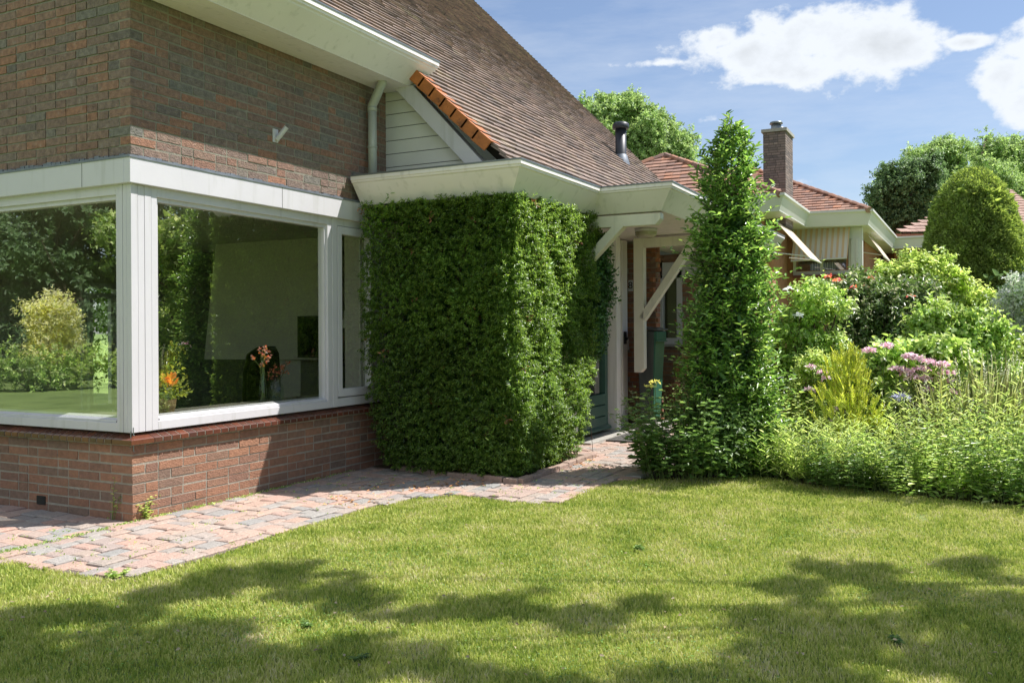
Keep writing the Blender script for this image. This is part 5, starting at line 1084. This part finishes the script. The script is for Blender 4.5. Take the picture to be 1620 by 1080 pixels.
o=leafmesh('lawn_litter',P,np.stack([np.cos(a),np.sin(a),np.zeros(len(P))],1),np.array([0,0,1.])+rdir(rg2,len(P))*.6,.022,.013,leafmat('litter_leaf',LG((150,130,90),(170,156,120),(120,100,66),k=1.),.8,.1)); tag(o,'small dry leaf bits and petals scattered over the lawn','leaf litter',kind='stuff')
n=5200; c=np.array([G(300,985),G(900,900),G(1100,850),G(1450,940),G(620,880),G(1300,840),G(450,1000),G(1000,1040),G(150,1000)]); i=rg2.integers(len(c),size=n); P=np.concatenate([c[i]+rg2.normal(size=(n,2))*.3,rg2.uniform(.006,.018,(n,1))],1); a=rg2.uniform(0,6.28,n)
o=leafmesh('clover',P,np.stack([np.cos(a),np.sin(a),np.full(n,.2)],1),np.array([0,0,1.])+rdir(rg2,n)*.4,.011,.009,leafmat('clover_leaf',LG((84,120,46),(104,136,54),k=1.35),.5,.3)); tag(o,'patches of small clover leaves within the lawn','clover',kind='stuff')

# ---------------------------------------------------------------- garden outside the frame (seen in the panes, and the tree that shades the lawn)
def shade_tree():
    # crown lumps stand where the sun throws them onto the lawn
    s=SUN; L=[]
    hr=random.Random(12)
    lit=[(60,990,.30),(180,965,.3),(300,935,.3),(380,912,.2),(440,912,.25),(510,935,.24),(20,1060,.35),(230,1060,.3),(120,1050,.38),(300,1015,.28),(420,1062,.3),(600,955,.22),(560,1045,.28),(700,968,.24),(810,955,.2),(690,1056,.22),(920,975,.2),(1010,960,.14),(1120,1075,.2),(1240,930,.22),(1300,903,.16),(1350,905,.18),(1300,1000,.34),(1440,930,.26),(1450,1020,.36),(1560,900,.24),(1580,980,.34),(1620,1060,.4),(1220,1050,.26),(850,1110,.2),(240,1120,.5),(560,1140,.5),(1000,1140,.5),(1400,1140,.55)]
    spec=[(*G(px,py),hr.uniform(4.8,6.3),r) for px,py,r in lit]+[(1.6,-6.2,5.6,.6),(.6,-6.4,5.2,.6),(-2.9,-3.6,5.,.6)]
    for gx,gy,h,r in spec:
        k=h/s.z; L.append((gx+s.x*k,gy+s.y*k,h,r))
    cx=sum(l[0] for l in L)/len(L); cy=sum(l[1] for l in L)/len(L)
    rg=np.random.default_rng(160); t=thing('garden_tree',(3.4,-9.0,0),'large garden tree out of frame whose branches shade the near lawn','tree')
    cs=[];rs=[]
    for x,y,z,r in L:
        for _ in range(8):
            d=rdir(rg,1)[0]*r*1.0*rg.random()**.5; cs.append((x+d[0],y+d[1],z+d[2]*.6)); rs.append(r*rg.uniform(.25,.5))
    P,O=blob_points(rg,cs,rs,21000,.2,(1,1,.6)); scatter_leaves('crown',P,O,rg,.085,.055,LTREE,t,up=-.1)
    m=MB(); top=(3.2,-8.6,3.4); m.tube([(3.6,-9.6,-.1),(3.4,-9.1,1.8),top],[.2,.16,.13],10)
    for x,y,z,r in L[::4]: m.tube([top,((x+top[0])/2,(y+top[1])/2,(z+top[2])/2+.4),(x,y,z)],[.05,.02,.005],6)
    m.build('trunk',BARK,t,smooth=True)
shade_tree()
def back_garden():
    # seen reflected in the shaded window: direction (-X,+Y)
    dirv=np.array([-4.2,6.0,0])/np.linalg.norm([4.2,6.0]); perp=np.array([dirv[1],-dirv[0],0]); o=np.array([0,.7,0])
    def q(d,s): p=o+dirv*d+perp*s; return p
    for i,(d,s,h,r,mm,lab) in enumerate([(19,-7,4.2,2.0,LTREED,'dark tree at the far left of the back garden'),(20,-3.5,4.8,2.0,LTREE,'bushy tree behind the variegated shrub'),(20.5,0,4.6,2.2,LTREED,'dark tree in the middle of the back garden'),(20,3.5,4.8,2.1,LTREE,'bushy tree right of the middle of the back garden'),(19,7,4.4,2.1,LTREED,'dark tree at the right of the back garden'),(19.5,10.5,4.6,2.2,LTREE,'bushy tree at the far right of the back garden'),(22,-1.8,5.4,2.3,LTREED,'taller dark tree in the second row of the back garden'),(22.5,1.8,5.6,2.3,LTREED,'tallest dark tree in the second row of the back garden')]):
        b=q(d,s); tree('hedgerow_tree',lab,(b[0],b[1],0),2.,.2,[(b[0],b[1],h*.45,r),(b[0]+.8,b[1]+.4,h*.8,r*.85),(b[0]-.8,b[1]-.3,h*1.1,r*.8),(b[0],b[1],1.2,r*.8)],15000,.2,.12,LMID if i%2 else mm,seed=170+i,group='trees at the end of the back garden',shell=.3)
    shrub('rear_hedge','green shrubbery outside the patio door behind the house','hedge',(5.6,9.2,0),[(-1,0,.8,1.),(.6,0,.9,1.),(0,.3,1.9,1.),(-1.2,.2,2.,.9),(1.4,.2,1.8,1.)],6000,.12,.06,LMID,seed=181)
    b=q(16.6,0.0); shrub('variegated_shrub','large cream-variegated shrub at the end of the back garden','shrub',(b[0],b[1],0),[(0,0,1.1,.7),(.3,-.3,1.7,.6),(-.4,.3,1.4,.6),(-.7,.6,1.0,.5),(.4,-.3,.7,.5)],9000,.10,.05,LVAR,seed=180)
    for i,s in enumerate([-6,-4.4,-2.8,-1.2,.4,2.,3.6,5.2,6.8]):
        b=q(15.6+.3*(i%2),s); shrub('low_border_shrub',['bright low shrub','dull low shrub','dark low shrub'][i%3]+' number %s in the row before the back garden trees'%['one','two','three','four','five','six','seven','eight','nine'][i],'shrub',(b[0],b[1],0),[(0,0,.4,.55),(.5,.2,.5,.5),(-.5,-.2,.35,.5)],2200,.11,.05,[LLIME,LMID,LTREED][i%3],seed=190+i,group='low shrubs at the end of the back lawn')
    # seen reflected in the sunlit window: beyond the bed on the far right
    for i,(x,y,h,r,mm) in enumerate([(8.5,-8.5,2.6,1.3,LMID),(10.5,-7.,3.0,1.4,LTREED),(13,-9.5,3.6,1.8,LTREE),(12,-13,4.2,2.,LTREED),(9,-12.5,3.8,1.9,LTREE),(15.5,-11,4.6,2.2,LTREED),(6.5,-13.5,4.2,2.,LTREE)]):
        tree('side_tree',['leafy tree nearest the bed outside the frame','dark tree behind the bed outside the frame','green tree well behind the bed outside the frame','dark tree at the far side boundary','green tree at the side boundary','tall dark tree farthest along the side boundary','green tree near the shading tree'][i],(x,y,0),1.6,.15,[(x,y,h*.4,r),(x+.5,y+.3,h*.8,r*.8),(x-.4,y,h*1.05,r*.7)],7000,.16,.09,mm,seed=210+i,group='trees along the side boundary',shell=.3)
back_garden()

# ---------------------------------------------------------------- the lawn's blades
def blades():
    rg=np.random.default_rng(1); allP=[]
    poly=np.array(lawn_poly)
    def inside(x,y):
        c=np.zeros(len(x),bool); n=len(poly); j=n-1
        for i in range(n):
            xi,yi=poly[i];xj,yj=poly[j]
            if yi!=yj: c^=((yi>y)!=(yj>y))&(x<(xj-xi)*(y-yi)/(yj-yi)+xi)
            j=i
        return c
    N=2000000; x=rg.uniform(-3.6,5.,N); y=rg.uniform(-7.6,1.6,N); A=8.6*9.2
    v=np.stack([x,y,np.zeros(N)],1)-CAM; D=v@Fv; px=810+FPX*(v@Rv)/np.maximum(D,.1)
    dens=N/A; want=np.interp(D,[2.,3.2,5,8,11],[20000,18000,10500,6200,4600]); gx,gy=G(1455,818); ba=np.hypot((x-gx)/.7,(y-gy)/.35)+rg.random(N)*.35; keep=(ba>.34)&inside(x,y)&(D>1.5)&(px>-260)&(px<1900)&(rg.random(N)<want/dens); x=x[keep];y=y[keep];D=D[keep];n=len(x)
    cl=np.sin(x*3.1+np.sin(y*2.3)*2)*np.sin(y*3.7+np.sin(x*1.9)*2)
    h=(.015+.010*rg.random(n)**1.5+.005*cl)*(1+.0*D); w=np.interp(D,[2,4,10],[.0017,.0024,.0050])*rg.uniform(.7,1.3,n); a=rg.uniform(0,6.28,n); le=rg.uniform(.15,.95,n); ld=a+rg.normal(size=n)*.8
    V=np.empty((n,5,3)); sx=np.cos(a+1.57)*w;sy=np.sin(a+1.57)*w; dx=np.cos(ld)*le*h;dy=np.sin(ld)*le*h
    V[:,0]=np.stack([x-sx,y-sy,np.full(n,-.005)],1);V[:,1]=np.stack([x+sx,y+sy,np.full(n,-.005)],1)
    V[:,2]=np.stack([x+sx*.8+dx*.35,y+sy*.8+dy*.35,h*.6],1);V[:,3]=np.stack([x-sx*.8+dx*.35,y-sy*.8+dy*.35,h*.6],1);V[:,4]=np.stack([x+dx,y+dy,h],1)
    idx=(np.arange(n)[:,None]*5+np.array([[0,1,2,3,3,2,4]])).ravel(); me=bpy.data.meshes.new('grass_blades'); me.vertices.add(n*5); me.vertices.foreach_set('co',V.astype(np.float32).ravel()); me.loops.add(n*7); me.loops.foreach_set('vertex_index',idx.astype(np.int32)); me.polygons.add(n*2)
    ls=np.empty(n*2,np.int32); ls[0::2]=np.arange(n)*7; ls[1::2]=np.arange(n)*7+4; lt=np.empty(n*2,np.int32); lt[0::2]=4; lt[1::2]=3; me.polygons.foreach_set('loop_start',ls); me.polygons.foreach_set('loop_total',lt); me.update(calc_edges=True)
    m,nt,N_,L,P=newmat('grass_blade'); P.inputs['Roughness'].default_value=.5; P.inputs['Specular IOR Level'].default_value=.35
    geo=N_.new('ShaderNodeNewGeometry'); r=ramp(N_,[(*S(126,150,58)[:3],1,0),(*S(168,184,80)[:3],1,.3),(*S(202,204,112)[:3],1,.58),(*S(214,210,146)[:3],1,.8),(*S(228,214,180)[:3],1,1)])
    nz=N_.new('ShaderNodeTexNoise'); nz.inputs['Scale'].default_value=2.4; nz.inputs['Detail'].default_value=6; nz.inputs['Roughness'].default_value=.7; L.new(geo.outputs['Position'],nz.inputs['Vector'])
    ad=N_.new('ShaderNodeMath'); ad.operation='MULTIPLY_ADD'; ad.inputs[1].default_value=1.9; ad.inputs[2].default_value=-.95; L.new(nz.outputs[0],ad.inputs[0]); a2=N_.new('ShaderNodeMath'); a2.operation='MULTIPLY_ADD'; a2.inputs[1].default_value=.62; L.new(geo.outputs['Random Per Island'],a2.inputs[0]); a3=N_.new('ShaderNodeMath'); a3.operation='ADD'; a3.inputs[1].default_value=.14; L.new(ad.outputs[0],a3.inputs[0]); L.new(a3.outputs[0],a2.inputs[2]); L.new(a2.outputs[0],r.inputs[0]); L.new(r.outputs[0],P.inputs['Base Color'])
    t=N_.new('ShaderNodeBsdfTranslucent'); L.new(r.outputs[0],t.inputs[0]); mx=N_.new('ShaderNodeMixShader'); mx.inputs[0].default_value=.4; L.new(P.outputs[0],mx.inputs[1]); L.new(t.outputs[0],mx.inputs[2]); L.new(mx.outputs[0],N_['Material Output'].inputs['Surface'])
    o=link('grass_blades',me,m); tag(o,'short mown grass blades covering the lawn','grass',kind='stuff'); print('blades',n)
blades()
